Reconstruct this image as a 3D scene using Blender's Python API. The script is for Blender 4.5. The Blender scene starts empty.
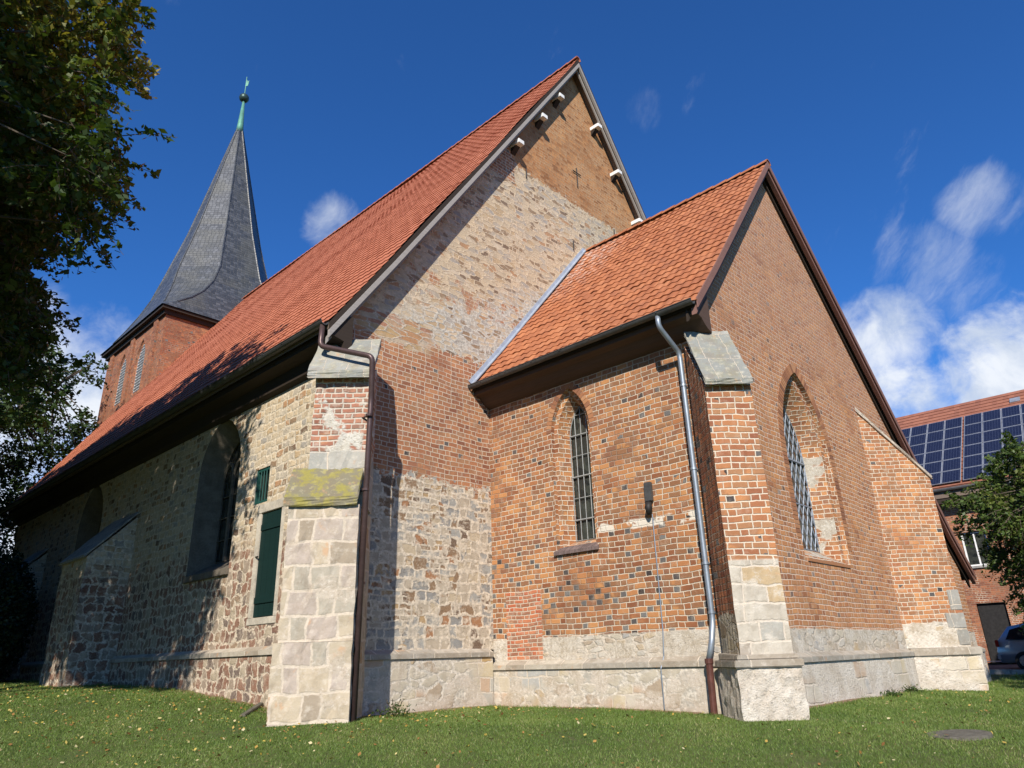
import bpy, bmesh, math, random
import numpy as np
from mathutils import Vector, Matrix
from mathutils.geometry import tessellate_polygon
random.seed(7); rng = np.random.default_rng(7)
sc = bpy.context.scene
C = sc.collection
# ------------------------------------------------------------------ camera
RT = Vector((0.72097978, 0.69233881, -0.02924251)); UP = Vector((0.26936996, -0.24113303, 0.93235974)); FW = Vector((-0.6384575, 0.68008958, 0.36034732))
CAM = Vector((5.39543371, -10.7186488, 1.01081559))
cd = bpy.data.cameras.new('camera'); cam = bpy.data.objects.new('camera', cd); C.objects.link(cam)
cam.matrix_world = Matrix.Translation(CAM) @ Matrix((RT, UP, -FW)).transposed().to_4x4()
cd.sensor_width = 36; cd.lens = 711.634 / 1024 * 36; cd.clip_start = 0.1; cd.clip_end = 3000
sc.camera = cam
# ------------------------------------------------------------------ light
SUN = Vector((0.600, -0.800, math.tan(math.radians(35)))).normalized()
sd = bpy.data.lights.new('sun', 'SUN'); sd.energy = 5.0; sd.angle = math.radians(0.53); sd.color = (1, 0.93, 0.83)
so = bpy.data.objects.new('sun', sd); C.objects.link(so); so.rotation_euler = SUN.to_track_quat('Z', 'Y').to_euler()
sc.view_settings.view_transform = 'Standard'; sc.view_settings.look = 'None'; sc.view_settings.gamma = 1
sc.view_settings.exposure = 0.38
sc.render.engine = 'CYCLES'
sc.cycles.max_bounces = 5; sc.cycles.diffuse_bounces = 3; sc.cycles.transparent_max_bounces = 6
SKY = 0.05

class G:
    """tiny expression helper over a node tree"""
    def __init__(s, nt): s.nt = nt
    def n(s, t, **k):
        x = s.nt.nodes.new(t)
        for a, b in k.items(): setattr(x, a, b)
        return x
    def put(s, sock, v):
        if hasattr(v, 'is_output'): s.nt.links.new(v, sock)
        elif isinstance(v, (tuple, list)) and len(v) == 3 and sock.type == 'RGBA': sock.default_value = (*v, 1)
        else: sock.default_value = v
    def m(s, op, a, b=None, c=None, clamp=False):
        x = s.n('ShaderNodeMath', operation=op, use_clamp=clamp)
        for i, v in enumerate((a, b, c)):
            if v is not None: s.put(x.inputs[i], v)
        return x.outputs[0]
    def vm(s, op, a, b=None):
        x = s.n('ShaderNodeVectorMath', operation=op); s.put(x.inputs[0], a)
        if b is not None: s.put(x.inputs[3] if op == 'SCALE' else x.inputs[1], b)
        return x.outputs['Value'] if op in ('DOT_PRODUCT', 'LENGTH') else x.outputs[0]
    def xyz(s, a, b, c=0.0):
        x = s.n('ShaderNodeCombineXYZ')
        for i, v in enumerate((a, b, c)): s.put(x.inputs[i], v)
        return x.outputs[0]
    def sep(s, v):
        x = s.n('ShaderNodeSeparateXYZ'); s.put(x.inputs[0], v); return x.outputs
    def noise(s, v, scale, detail=2, rough=.5, col=False, w=None):
        x = s.n('ShaderNodeTexNoise'); s.put(x.inputs['Vector'], v); x.inputs['Scale'].default_value = scale
        x.inputs['Detail'].default_value = detail; x.inputs['Roughness'].default_value = rough
        return x.outputs['Color' if col else 'Fac']
    def white(s, v):
        x = s.n('ShaderNodeTexWhiteNoise', noise_dimensions='3D'); s.put(x.inputs['Vector'], v); return x.outputs['Value'], x.outputs['Color']
    def sm(s, v, a, b):
        x = s.n('ShaderNodeMapRange', interpolation_type='SMOOTHSTEP'); s.put(x.inputs[0], v)
        s.put(x.inputs[1], a); s.put(x.inputs[2], b); return x.outputs[0]
    def lin(s, v, a, b, c=0., d=1.):
        x = s.n('ShaderNodeMapRange'); s.put(x.inputs[0], v)
        for i, q in enumerate((a, b, c, d)): s.put(x.inputs[i + 1], q)
        return x.outputs[0]
    def ramp(s, v, stops, interp='LINEAR'):
        x = s.n('ShaderNodeValToRGB'); x.color_ramp.interpolation = interp; e = x.color_ramp.elements
        while len(e) < len(stops): e.new(.5)
        for i, (p, c) in enumerate(stops): e[i].position = p; e[i].color = (*c, 1)
        s.put(x.inputs[0], v); return x.outputs[0]
    def mix(s, f, a, b, mode='MIX'):
        x = s.n('ShaderNodeMix', data_type='RGBA', blend_type=mode); s.put(x.inputs[0], f)
        s.put(x.inputs[6], a); s.put(x.inputs[7], b); return x.outputs[2]
    def mixf(s, f, a, b):
        x = s.n('ShaderNodeMix', data_type='FLOAT'); s.put(x.inputs[0], f); s.put(x.inputs[2], a); s.put(x.inputs[3], b); return x.outputs[0]

# ------------------------------------------------------------------ world
w = bpy.data.worlds.new('World'); sc.world = w; w.use_nodes = True
nt = w.node_tree; g = G(nt); nt.nodes.clear()
sky = g.n('ShaderNodeTexSky', sky_type='NISHITA'); sky.sun_disc = False; sky.sun_elevation = math.radians(35)
sky.sun_rotation = math.atan2(SUN.x, SUN.y); sky.air_density = 1.0; sky.dust_density = 0.2; sky.ozone_density = 3.6; sky.altitude = 400
d = g.n('ShaderNodeTexCoord').outputs['Generated']
def blob(c, r0, r1):       # soft cap round a direction, radii in degrees
    dt = g.vm('DOT_PRODUCT', d, Vector(c).normalized()); return g.sm(dt, math.cos(math.radians(r1)), math.cos(math.radians(r0)))
def pix(x, y): return FW + RT * (x - 512) / 711.634 - UP * (y - 384) / 711.634
warp = g.vm('ADD', d, g.vm('SCALE', g.noise(d, 3.0, 4, .6, col=True), .12))
n1 = g.noise(warp, 7.5, 9, .62); n2 = g.noise(warp, 16, 7, .62)
wx = g.sep(g.vm('ADD', d, g.vm('SCALE', g.noise(d, 6, 4, .6, col=True), .05)))
n3 = g.noise(g.xyz(g.m('MULTIPLY', g.m('ADD', wx[0], wx[2]), 4.5), g.m('MULTIPLY', wx[1], 9), g.m('MULTIPLY', g.m('SUBTRACT', wx[2], wx[0]), 16)), 1, 8, .65)
def cl(c, r0, r1, gain, a=.78, b_=1.02, n=n1):
    return g.sm(g.m('ADD', g.m('MULTIPLY', blob(c, r0, r1), gain), n), a, b_)
def wisp(c, r0, r1, gain, op): return g.m('MULTIPLY', cl(c, r0, r1, gain, .62, 1.12, n3), op)
parts = [cl(pix(1030, 385), 2, 9, .48), cl(pix(915, 420), 2, 7, .44), cl(pix(880, 335), 1, 6.5, .36, .72, 1.08), cl(pix(1090, 310), 2, 8, .38),
         wisp(pix(978, 203), .3, 3.6, .44, .5), wisp(pix(935, 270), .5, 5, .36, .5), wisp(pix(645, 110), .3, 2.2, .25, .3), wisp(pix(335, 226), 0.2, 3.4, .46, .62),
         cl(pix(30, 450), 5, 16, .46, .70, 1.1)]
cm = parts[0]
for q in parts[1:]: cm = g.m('MAXIMUM', cm, q)
cm = g.m('MULTIPLY', cm, .95)
cs = g.mix(g.sm(n2, .35, .65), (9.5, 10.8, 13.0), (14.2, 14.8, 15.6))
hz = g.sm(g.sep(d)[2], .36, .0)
skc = g.mix(1.0, sky.outputs[0], (0.58, 1.42, 2.45), 'MULTIPLY')
skc = g.mix(g.m('MULTIPLY', hz, .35), skc, (6.0, 9.0, 13.5))
cc = g.mix(cm, skc, cs)
bg = g.n('ShaderNodeBackground'); nt.links.new(cc, bg.inputs[0]); bg.inputs[1].default_value = SKY
ow = g.n('ShaderNodeOutputWorld'); nt.links.new(bg.outputs[0], ow.inputs[0])

# ------------------------------------------------------------------ materials
def newmat(name):
    m = bpy.data.materials.new(name); m.use_nodes = True; nt = m.node_tree; nt.nodes.clear()
    g = G(nt); b = g.n('ShaderNodeBsdfPrincipled'); o = g.n('ShaderNodeOutputMaterial'); nt.links.new(b.outputs[0], o.inputs[0])
    b.inputs['Specular IOR Level'].default_value = .25
    return m, g, b
def bump(g, b, h, strength=.6, dist=.01):
    x = g.n('ShaderNodeBump'); x.inputs['Strength'].default_value = strength; x.inputs['Distance'].default_value = dist
    g.put(x.inputs['Height'], h); g.nt.links.new(x.outputs[0], b.inputs['Normal'])
def simple(name, col, rough=.7, metal=0, var=.25, scale=6, bmp=.0):
    m, g, b = newmat(name); p = g.n('ShaderNodeTexCoord').outputs['Object']
    n = g.noise(p, scale, 5, .6); n2 = g.noise(p, scale * 7, 3)
    f = g.m('ADD', g.m('MULTIPLY', n, .65), g.m('MULTIPLY', n2, .35))
    c = g.mix(g.sm(f, .3, .7), tuple(x * (1 - var) for x in col), tuple(min(1, x * (1 + var)) for x in col))
    g.put(b.inputs['Base Color'], c); b.inputs['Roughness'].default_value = rough; b.inputs['Metallic'].default_value = metal
    if bmp: bump(g, b, f, bmp, .01)
    return m

def group(name, ins, outs, build):
    nt = bpy.data.node_groups.new(name, 'ShaderNodeTree')
    for n_, t, dv in ins:
        s = nt.interface.new_socket(n_, in_out='INPUT', socket_type=t)
        if dv is not None: s.default_value = dv
    for n_, t in outs: nt.interface.new_socket(n_, in_out='OUTPUT', socket_type=t)
    g = G(nt); gi = g.n('NodeGroupInput'); go = g.n('NodeGroupOutput')
    res = build(g, gi.outputs)
    for i, r in enumerate(res): nt.links.new(r, go.inputs[i])
    return nt

def brick_build(g, I):
    uv, S, H, h, J = I['UV'], I['S'], I['H'], I['h'], I['Joint']
    uvn = g.vm('SCALE', g.noise(uv, 1.1, 3, .5, col=True), .10)
    uvf = g.vm('SCALE', g.noise(uv, 14, 2, .5, col=True), .018)
    q = g.vm('ADD', g.vm('ADD', uv, uvn), uvf)
    x, y, _ = g.sep(q)
    P = g.m('ADD', S, H)
    row = g.m('FLOOR', g.m('DIVIDE', y, h)); fy = g.m('SUBTRACT', y, g.m('MULTIPLY', row, h))
    rr, _c = g.white(g.xyz(row, 3.3, 1.7))
    off = g.m('MULTIPLY', P, g.m('ADD', g.m('MULTIPLY', row, .5), g.m('MULTIPLY', rr, .22)))
    xx = g.m('ADD', x, off)
    cell = g.m('FLOOR', g.m('DIVIDE', xx, P)); f = g.m('SUBTRACT', xx, g.m('MULTIPLY', cell, P))
    hd = g.m('GREATER_THAN', f, S)
    d1 = g.m('MINIMUM', f, g.m('SUBTRACT', S, f)); d2 = g.m('MINIMUM', g.m('SUBTRACT', f, S), g.m('SUBTRACT', P, f))
    dx = g.mixf(hd, d1, d2); dy = g.m('MINIMUM', fy, g.m('SUBTRACT', h, fy))
    dd = g.m('ADD', g.m('MINIMUM', dx, dy), g.m('MULTIPLY', g.m('SUBTRACT', g.noise(uv, 30, 2), .5), .006))
    body = g.sm(dd, g.m('MULTIPLY', J, .35), J)
    v, c = g.white(g.xyz(g.m('ADD', g.m('MULTIPLY', cell, 2), hd), row, 5.1))
    return body, v, hd, c
BR = group('courses', [('UV', 'NodeSocketVector', None), ('S', 'NodeSocketFloat', .235), ('H', 'NodeSocketFloat', .125), ('h', 'NodeSocketFloat', .097), ('Joint', 'NodeSocketFloat', .011)],
           [('Body', 'NodeSocketFloat'), ('Rand', 'NodeSocketFloat'), ('Header', 'NodeSocketFloat'), ('RandC', 'NodeSocketColor')], brick_build)
def rub_build(g, I):
    uv = I['UV']; sx, sy = I['SX'], I['SY']
    x, y, _ = g.sep(uv); wa = g.sep(g.vm('SUBTRACT', g.noise(uv, 1.6, 2, .5, col=True), (.5, .5, .5))); wb = g.sep(g.vm('SUBTRACT', g.noise(uv, 9, 4, .7, col=True), (.5, .5, .5)))
    W = I['Warp']; x = g.m('ADD', g.m('ADD', g.m('DIVIDE', x, sx), g.m('MULTIPLY', wa[0], 1.0)), g.m('MULTIPLY', g.m('MULTIPLY', wb[0], .38), W))
    y = g.m('ADD', g.m('ADD', g.m('DIVIDE', y, sy), g.m('MULTIPLY', wa[1], g.m('MULTIPLY', W, .9))), g.m('MULTIPLY', g.m('MULTIPLY', wb[1], .42), W))
    p = g.xyz(x, y, 0)
    vo = []
    for feat in ('F1', 'F2'):
        v = g.n('ShaderNodeTexVoronoi', feature=feat, distance='MINKOWSKI', voronoi_dimensions='2D'); v.inputs['Scale'].default_value = 1
        v.inputs['Exponent'].default_value = 7.0; v.inputs['Randomness'].default_value = .92
        g.put(v.inputs['Vector'], p); vo.append(v)
    e = g.m('SUBTRACT', vo[1].outputs['Distance'], vo[0].outputs['Distance'])
    r, rc = g.white(vo[0].outputs['Color'])
    e2 = g.m('ADD', e, g.m('MULTIPLY', g.m('SUBTRACT', g.noise(uv, 26, 3), .5), .14))
    body = g.sm(e2, I['Joint'], g.m('ADD', I['Joint'], .13))
    return body, r, e, rc
RU = group('rubble', [('UV', 'NodeSocketVector', None), ('SX', 'NodeSocketFloat', .4), ('SY', 'NodeSocketFloat', .2), ('Joint', 'NodeSocketFloat', .08), ('Warp', 'NodeSocketFloat', 1.0)],
           [('Body', 'NodeSocketFloat'), ('Rand', 'NodeSocketFloat'), ('Edge', 'NodeSocketFloat'), ('RandC', 'NodeSocketColor')], rub_build)
def use(g, grp, uv, **k):
    x = g.n('ShaderNodeGroup'); x.node_tree = grp; g.put(x.inputs['UV'], uv)
    for a, b in k.items(): x.inputs[a].default_value = b
    return x.outputs

ORANGE = [(0, (.22, .088, .045)), (.12, (.32, .130, .060)), (.35, (.42, .185, .078)), (.6, (.49, .235, .095)), (.85, (.56, .290, .125)), (1, (.46, .22, .11))]
REDS = [(0, (.20, .075, .045)), (.3, (.34, .125, .066)), (.7, (.43, .18, .085)), (1, (.50, .235, .12))]
BROWNS = [(0, (.17, .09, .055)), (.2, (.29, .135, .075)), (.5, (.40, .20, .105)), (.8, (.48, .25, .13)), (1, (.55, .34, .20))]
MORT = (.66, .56, .43)
def src_brick(g, uv, pal=ORANGE, dark=.85, headbias=.12, mort=MORT, light=.0, smear=.42, joint=.012, h=.097, S=.235, H=.125, worn=.0, patch=.85, lowhead=.0):
    o = use(g, BR, uv, Joint=joint, h=h, S=S, H=H)
    big = g.noise(uv, .55, 3, .6); med = g.noise(uv, 2.2, 3, .6); fine = g.noise(uv, 45, 3, .7)
    r = g.m('ADD', o['Rand'], g.m('MULTIPLY', g.m('SUBTRACT', big, .5), .9), clamp=True)
    c = g.ramp(r, pal)
    r2 = g.sep(o['RandC'])[0]
    c = g.mix(g.m('MULTIPLY', g.sm(g.m('ADD', r2, g.m('MULTIPLY', g.m('SUBTRACT', g.noise(uv, 1.3, 4, .65), .5), 1.6)), .50, .66), patch), c, g.mix(.68, c, (.135, .062, .045)))          # patches of darker, harder burnt brick
    c = g.mix(g.sm(med, .58, .72), c, g.mix(.45, c, (.55, .25, .10)))               # softer orange brick
    rx = g.sep(o['RandC'])[1]
    isd = g.m('GREATER_THAN', g.m('ADD', g.m('ADD', g.m('ADD', rx, g.m('MULTIPLY', g.m('MULTIPLY', o['Header'], lowhead), g.sm(g.sep(uv)[1], 3.6, 2.2))), g.m('MULTIPLY', o['Header'], headbias)), g.m('MULTIPLY', g.m('SUBTRACT', med, .5), .5)), dark + headbias)
    c = g.mix(isd, c, g.ramp(g.sep(o['RandC'])[2], [(0, (.055, .045, .042)), (.5, (.11, .10, .095)), (1, (.20, .19, .175))]))
    c = g.mix(g.m('MULTIPLY', g.sm(fine, .3, .75), .30), c, g.mix(.5, c, (.05, .02, .012)))
    sme = g.m('MULTIPLY', g.sm(g.noise(uv, 5.2, 5, .7), .50, .68), smear)             # lime run over brick faces
    mc = g.mix(g.noise(uv, 9, 4, .6), tuple(q * .62 for q in mort), tuple(min(1, q * 1.15) for q in mort))
    c = g.mix(sme, c, g.mix(.5, c, mc))
    # where joints are weathered back they read dark and thin instead of white
    wj = g.sm(g.noise(uv, .8, 3, .6), .42 + (.5 - worn) * .25, .58 + (.5 - worn) * .25)
    jc = g.mix(g.m('MULTIPLY', wj, .75), mc, g.mix(.45, c, (.12, .07, .045)))
    c = g.mix(o['Body'], jc, c)
    hgt = g.m('ADD', g.m('MULTIPLY', o['Body'], g.m('ADD', .7, g.m('MULTIPLY', o['Rand'], .5))), g.m('MULTIPLY', fine, .45))
    return c, hgt
def src_rubble(g, uv, pal, SX=.36, SY=.17, joint=.07, mort=(.52, .45, .35), smear=.35, interp='CONSTANT', warp=1.0):
    o = use(g, RU, uv, SX=SX, SY=SY, Joint=joint, Warp=warp)
    fine = g.noise(uv, 38, 4, .75); med = g.noise(uv, 6, 5, .65)
    c = g.ramp(o['Rand'], pal, interp)
    c = g.mix(g.m('MULTIPLY', g.sm(med, .35, .68), .55), c, g.mix(.5, c, (.12, .085, .055)))
    c = g.mix(g.m('MULTIPLY', g.sm(fine, .35, .8), .5), c, g.mix(.6, c, (.58, .52, .42)))
    mc = g.mix(g.sm(g.noise(uv, 15, 4, .7), .3, .7), tuple(q * .58 for q in mort), tuple(min(1, q * 1.2) for q in mort))
    sme = g.m('MULTIPLY', g.sm(g.noise(uv, 1.6, 5, .7), .50, .62), smear)
    body = g.m('MULTIPLY', o['Body'], g.m('SUBTRACT', 1, sme))
    c = g.mix(body, mc, c)
    # thin dark shadow gaps at some stone edges
    gap = g.m('MULTIPLY', g.sm(o['Edge'], .02, .0), g.sm(g.noise(uv, 3.1, 2), .5, .62))
    c = g.mix(g.m('MULTIPLY', gap, .7), c, (.06, .045, .03))
    hgt = g.m('ADD', g.m('MULTIPLY', body, g.m('ADD', .8, o['Rand'])), g.m('MULTIPLY', fine, .8))
    return c, hgt
FIELD = [(0, (.40, .33, .22)), (.14, (.30, .28, .23)), (.30, (.43, .36, .25)), (.44, (.22, .215, .20)), (.56, (.36, .24, .12)), (.66, (.46, .40, .30)), (.80, (.26, .19, .12)), (.88, (.34, .16, .08)), (.94, (.16, .10, .06))]
FIELDUP = [(0, (.50, .40, .27)), (.2, (.42, .36, .28)), (.36, (.56, .44, .29)), (.52, (.34, .31, .27)), (.60, (.46, .33, .19)), (.70, (.56, .46, .33)), (.80, (.26, .17, .10)), (.92, (.40, .22, .11)), (.96, (.16, .10, .065))]
FIELDBIG = [(0, (.42, .35, .26)), (.2, (.32, .31, .28)), (.36, (.24, .15, .085)), (.48, (.47, .38, .26)), (.62, (.33, .16, .075)), (.72, (.25, .245, .23)), (.84, (.40, .27, .14)), (.93, (.14, .09, .06))]
REDSTONE = [(0, (.23, .115, .075)), (.2, (.30, .23, .17)), (.33, (.17, .085, .06)), (.5, (.27, .185, .12)), (.62, (.38, .31, .22)), (.72, (.25, .13, .085)), (.87, (.15, .11, .09))]
CREAM = [(0, (.50, .44, .34)), (.25, (.43, .40, .34)), (.45, (.54, .47, .36)), (.6, (.40, .31, .22)), (.7, (.56, .51, .43)), (.85, (.46, .34, .20)), (.94, (.36, .35, .33))]
ASH = [(0, (.50, .43, .32)), (.2, (.43, .40, .34)), (.4, (.54, .45, .30)), (.55, (.50, .36, .25)), (.68, (.40, .39, .36)), (.82, (.55, .49, .39)), (.93, (.44, .30, .14))]

def src_course(g, uv, pal, h=.13, S=.34, H=.19, joint=.028, mort=(.6, .5, .38), smear=.4, warp=.06):
    wv = g.vm('SCALE', g.vm('SUBTRACT', g.noise(uv, 3.2, 4, .62, col=True), (.5, .5, .5)), warp * 2.2)
    o = use(g, BR, g.vm('ADD', uv, wv), Joint=joint, h=h, S=S, H=H)
    fine = g.noise(uv, 34, 4, .75); med = g.noise(uv, 7, 5, .65)
    c = g.ramp(o['Rand'], pal, 'CONSTANT')
    c = g.mix(g.m('MULTIPLY', g.sm(med, .42, .66), .5), c, g.mix(.5, c, (.14, .10, .065)))
    c = g.mix(g.m('MULTIPLY', g.sm(fine, .42, .8), .5), c, g.mix(.6, c, (.62, .55, .44)))
    mc = g.mix(g.sm(g.noise(uv, 12, 4, .7), .3, .7), tuple(q * .62 for q in mort), tuple(min(1, q * 1.15) for q in mort))
    body = g.m('MULTIPLY', o['Body'], g.m('SUBTRACT', 1, g.m('MULTIPLY', g.sm(g.noise(uv, 4.2, 5, .7), .48, .60), smear)))
    c = g.mix(body, mc, c)
    crev = g.m('MULTIPLY', g.sm(g.noise(g.vm('MULTIPLY', uv, (1, 2.6, 1)), 9, 4, .7), .60, .68), .75)      # open joints and shadow gaps
    c = g.mix(crev, c, (.11, .075, .045))
    return c, g.m('ADD', g.m('MULTIPLY', body, g.m('ADD', .7, o['Rand'])), g.m('SUBTRACT', g.m('MULTIPLY', fine, .8), g.m('MULTIPLY', crev, 1.5)))
def src_mixed(g, uv, pal, SX=.38, SY=.2, joint=.07, mort=(.54, .47, .38), smear=.4, warp=.6):
    A = src_rubble(g, uv, pal, SX, SY, joint, mort, smear, warp=warp); B = src_rubble(g, uv, pal, SX * .5, SY * .48, joint * 1.4, mort, smear, warp=warp)
    return blend(g, g.sm(g.noise(uv, 1.9, 3, .6), .47, .50), A, B)
def src_ashlar(g, uv, pal=ASH, h=.36, S=.62, H=.36, joint=.022, mort=(.58, .50, .40), dirt=.4, lich=.0):
    o = use(g, BR, g.vm('ADD', uv, g.vm('SCALE', g.noise(uv, 2.6, 5, .62, col=True), .12)), Joint=joint, h=h, S=S, H=H)
    fine = g.noise(uv, 30, 5, .75); med = g.noise(uv, 3.5, 6, .68); m2 = g.noise(uv, 8, 5, .7)
    c = g.ramp(o['Rand'], pal, 'CONSTANT')
    c = g.mix(g.m('MULTIPLY', g.sm(med, .42, .66), dirt), c, g.mix(.55, c, (.20, .15, .10)))
    c = g.mix(g.m('MULTIPLY', g.sm(m2, .5, .7), .5), c, (.60, .54, .45))
    c = g.mix(g.m('MULTIPLY', g.sm(g.noise(uv, 2.7, 3, .6), .62, .72), .55), c, (.52, .29, .15))
    mc = g.mix(g.noise(uv, 18, 4, .7), tuple(q * .7 for q in mort), tuple(min(1, q * 1.25) for q in mort))
    c = g.mix(o['Body'], mc, c)
    c = g.mix(g.m('MULTIPLY', g.sm(fine, .5, .85), .35), c, (.20, .16, .12))
    if lich: c = g.mix(g.m('MULTIPLY', g.sm(g.noise(uv, 4, 5, .7), .45, .6), lich), c, (.28, .245, .05))
    return c, g.m('ADD', g.m('MULTIPLY', o['Body'], .8), g.m('MULTIPLY', g.m('ADD', fine, med), .9))
def src_render(g, uv, a=(.62, .56, .47), b=(.42, .35, .26)):
    n = g.noise(uv, 2.4, 6, .72); f = g.noise(uv, 19, 5, .75); f2 = g.noise(uv, 52, 3, .7)
    c = g.mix(g.sm(n, .36, .62), b, a); c = g.mix(g.m('MULTIPLY', g.sm(f, .52, .66), .75), c, (.27, .22, .165)); c = g.mix(g.m('MULTIPLY', g.sm(f, .46, .36), .6), c, (.74, .69, .60))
    return c, g.m('ADD', g.m('MULTIPLY', f, 2.2), f2)

def wallmat(name, f, strength=.9, dist=.012, damp=True):
    m, g, b = newmat(name); uv = g.n('ShaderNodeUVMap').outputs[0]
    u, v, _ = g.sep(uv)
    g.edge = g.noise(uv, 2.2, 4, .7)
    c, h = f(g, uv, u, v)
    g.put(b.inputs['Base Color'], c); b.inputs['Roughness'].default_value = .93; b.inputs['Specular IOR Level'].default_value = .12
    bump(g, b, h, strength, dist)
    return m
def above(g, v, t, amp=.25, soft=.02):    # mask: v above a ragged line
    q = g.m('ADD', v, g.m('MULTIPLY', g.m('SUBTRACT', g.edge, .5), amp)); return g.sm(q, t - soft, t + soft)
def band(g, v, a, b, amp=.2): return g.m('MULTIPLY', above(g, v, a, amp), g.m('SUBTRACT', 1, above(g, v, b, amp)))
def blend(g, mask, A, B): return g.mix(mask, A[0], B[0]), g.mixf(mask, A[1], B[1])

def f_gable(g, uv, u, v):
    low = blend(g, g.sm(g.noise(uv, .9, 4, .65), .52, .56), src_course(g, uv, FIELDBIG, .21, .36, .20, .036, (.62, .53, .41), .75, .12), src_course(g, uv, FIELDBIG, .11, .28, .17, .028, (.62, .53, .41), .7, .07))
    up = blend(g, g.sm(g.noise(uv, 1.3, 4, .65), .44, .50), src_course(g, uv, FIELDUP, .125, .32, .17, .026, (.58, .46, .32), .25), src_rubble(g, uv, FIELDUP, .30, .11, .05, mort=(.57, .46, .32), smear=.25, warp=.8))
    gy = src_rubble(g, uv, FIELDUP, .27, .11, .16, mort=(.50, .47, .40), smear=.85)
    br = src_brick(g, uv, [(0, (.24, .10, .06)), (.25, (.36, .155, .08)), (.6, (.46, .21, .105)), (.85, (.53, .28, .14)), (1, (.45, .20, .11))], dark=.95, mort=(.60, .49, .37), smear=.4, worn=.1, patch=.6)
    ap = src_brick(g, uv, [(0, (.26, .115, .05)), (.3, (.42, .195, .082)), (.6, (.50, .25, .105)), (1, (.58, .33, .16))], dark=1.1, mort=(.50, .35, .21), smear=.6, worn=.5, patch=.5)
    r = blend(g, above(g, g.m('ADD', v, g.m('MULTIPLY', g.m('SUBTRACT', g.noise(uv, 8, 3), .5), .7)), 4.42, .6), low, br)
    # u runs along +Y on this wall: grey-plastered lower rubble near the brick, dry rubble above
    lim = g.m('SUBTRACT', v, g.m('MULTIPLY', u, .0))
    r = blend(g, above(g, g.m('ADD', v, g.m('MULTIPLY', g.m('SUBTRACT', g.noise(uv, 6, 3), .5), .6)), 7.32, .5), r, gy)
    r = blend(g, above(g, g.m('ADD', v, g.m('MULTIPLY', u, -.45)), 9.1, 1.2, .3), r, up)
    sp = g.m('MULTIPLY', band(g, v, 8.55, 9.15, .9), g.m('MULTIPLY', g.sm(g.noise(uv, 2.1, 4, .7), .50, .60), .9))
    r = blend(g, sp, r, br)
    sp2 = g.m('MULTIPLY', band(g, v, 7.1, 7.75, .5), g.m('MULTIPLY', g.sm(u, -1.5, -2.0), .9))
    r = blend(g, sp2, r, src_rubble(g, uv, [(0, (.42, .20, .08)), (.4, (.45, .30, .14)), (.7, (.36, .14, .07)), (.85, (.5, .4, .28))], .4, .11, .05))
    apm = g.m('MULTIPLY', above(g, g.m('ADD', v, g.m('MULTIPLY', g.m('SUBTRACT', g.noise(uv, 7, 3), .5), .5)), 13.66, .35), above(g, u, 1.15, .6))
    apm2 = above(g, g.m('ADD', v, g.m('MULTIPLY', u, .0)), 13.0, .1)
    r = blend(g, g.m('MULTIPLY', apm2, g.m('SUBTRACT', 1, above(g, u, 1.15, .3))), r, src_brick(g, uv, BROWNS, smear=.6))
    r = blend(g, apm, r, ap)
    return r
def f_chs(g, uv, u, v):
    br = src_brick(g, uv, ORANGE, dark=.92, headbias=.35, worn=.22, smear=.34, lowhead=.30, patch=.95)
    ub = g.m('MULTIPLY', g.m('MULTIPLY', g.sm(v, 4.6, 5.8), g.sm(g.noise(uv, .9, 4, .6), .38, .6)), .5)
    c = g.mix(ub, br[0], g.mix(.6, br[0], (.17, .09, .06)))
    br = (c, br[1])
    lo = blend(g, g.sm(g.noise(uv, 1.1, 4, .6), .44, .58), src_render(g, uv), src_rubble(g, uv, CREAM, .22, .10, .12, mort=(.58, .50, .40), smear=.7))
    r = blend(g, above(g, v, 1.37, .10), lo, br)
    pa = g.m('MULTIPLY', band(g, u, -5.02, -4.08, .06), g.m('MULTIPLY', above(g, v, .99, .0), g.m('SUBTRACT', 1, above(g, v, 2.27, .05))))
    pb = src_brick(g, uv, [(0, (.42, .12, .06)), (.4, (.52, .20, .10)), (1, (.58, .30, .18))], dark=1.2, smear=.8, h=.075, S=.24, H=.12)
    r = blend(g, pa, r, pb)
    # run of pale mortar repairs
    st = g.m('MULTIPLY', band(g, g.m('SUBTRACT', v, g.m('MULTIPLY', u, -.03)), 3.06, 3.22, .16), g.m('MULTIPLY', g.sm(g.noise(uv, 2.6, 3, .7), .44, .50), band(g, u, -2.62, -.45, .1)))
    return g.mix(g.m('MULTIPLY', st, .92), r[0], (.66, .60, .50)), r[1]
def f_che(g, uv, u, v):
    br = src_brick(g, uv, ORANGE, dark=.93, headbias=.2, worn=.1, smear=.38, mort=(.66, .54, .43), patch=.6)
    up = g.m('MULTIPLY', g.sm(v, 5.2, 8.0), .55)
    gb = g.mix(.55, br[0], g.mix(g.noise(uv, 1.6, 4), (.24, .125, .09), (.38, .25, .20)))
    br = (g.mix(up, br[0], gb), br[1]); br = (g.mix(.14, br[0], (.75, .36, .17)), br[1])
    # trace of the old verge running parallel to the right-hand slope
    q = g.m('ADD', v, g.m('MULTIPLY', u, .70)); ln = g.m('MULTIPLY', band(g, q, 14.38, 14.52, .22), g.m('MULTIPLY', g.sm(u, 5.7, 6.5), g.sm(g.noise(uv, 7, 3), .38, .5)))
    br = (g.mix(g.m('MULTIPLY', ln, .8), br[0], (.58, .47, .38)), br[1])
    lo = blend(g, g.sm(g.noise(uv, .9, 4, .6), .46, .56), src_render(g, uv), src_rubble(g, uv, CREAM, .34, .16, .10, mort=(.56, .48, .38)))
    return blend(g, above(g, v, 1.36, .10), lo, br)
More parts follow.
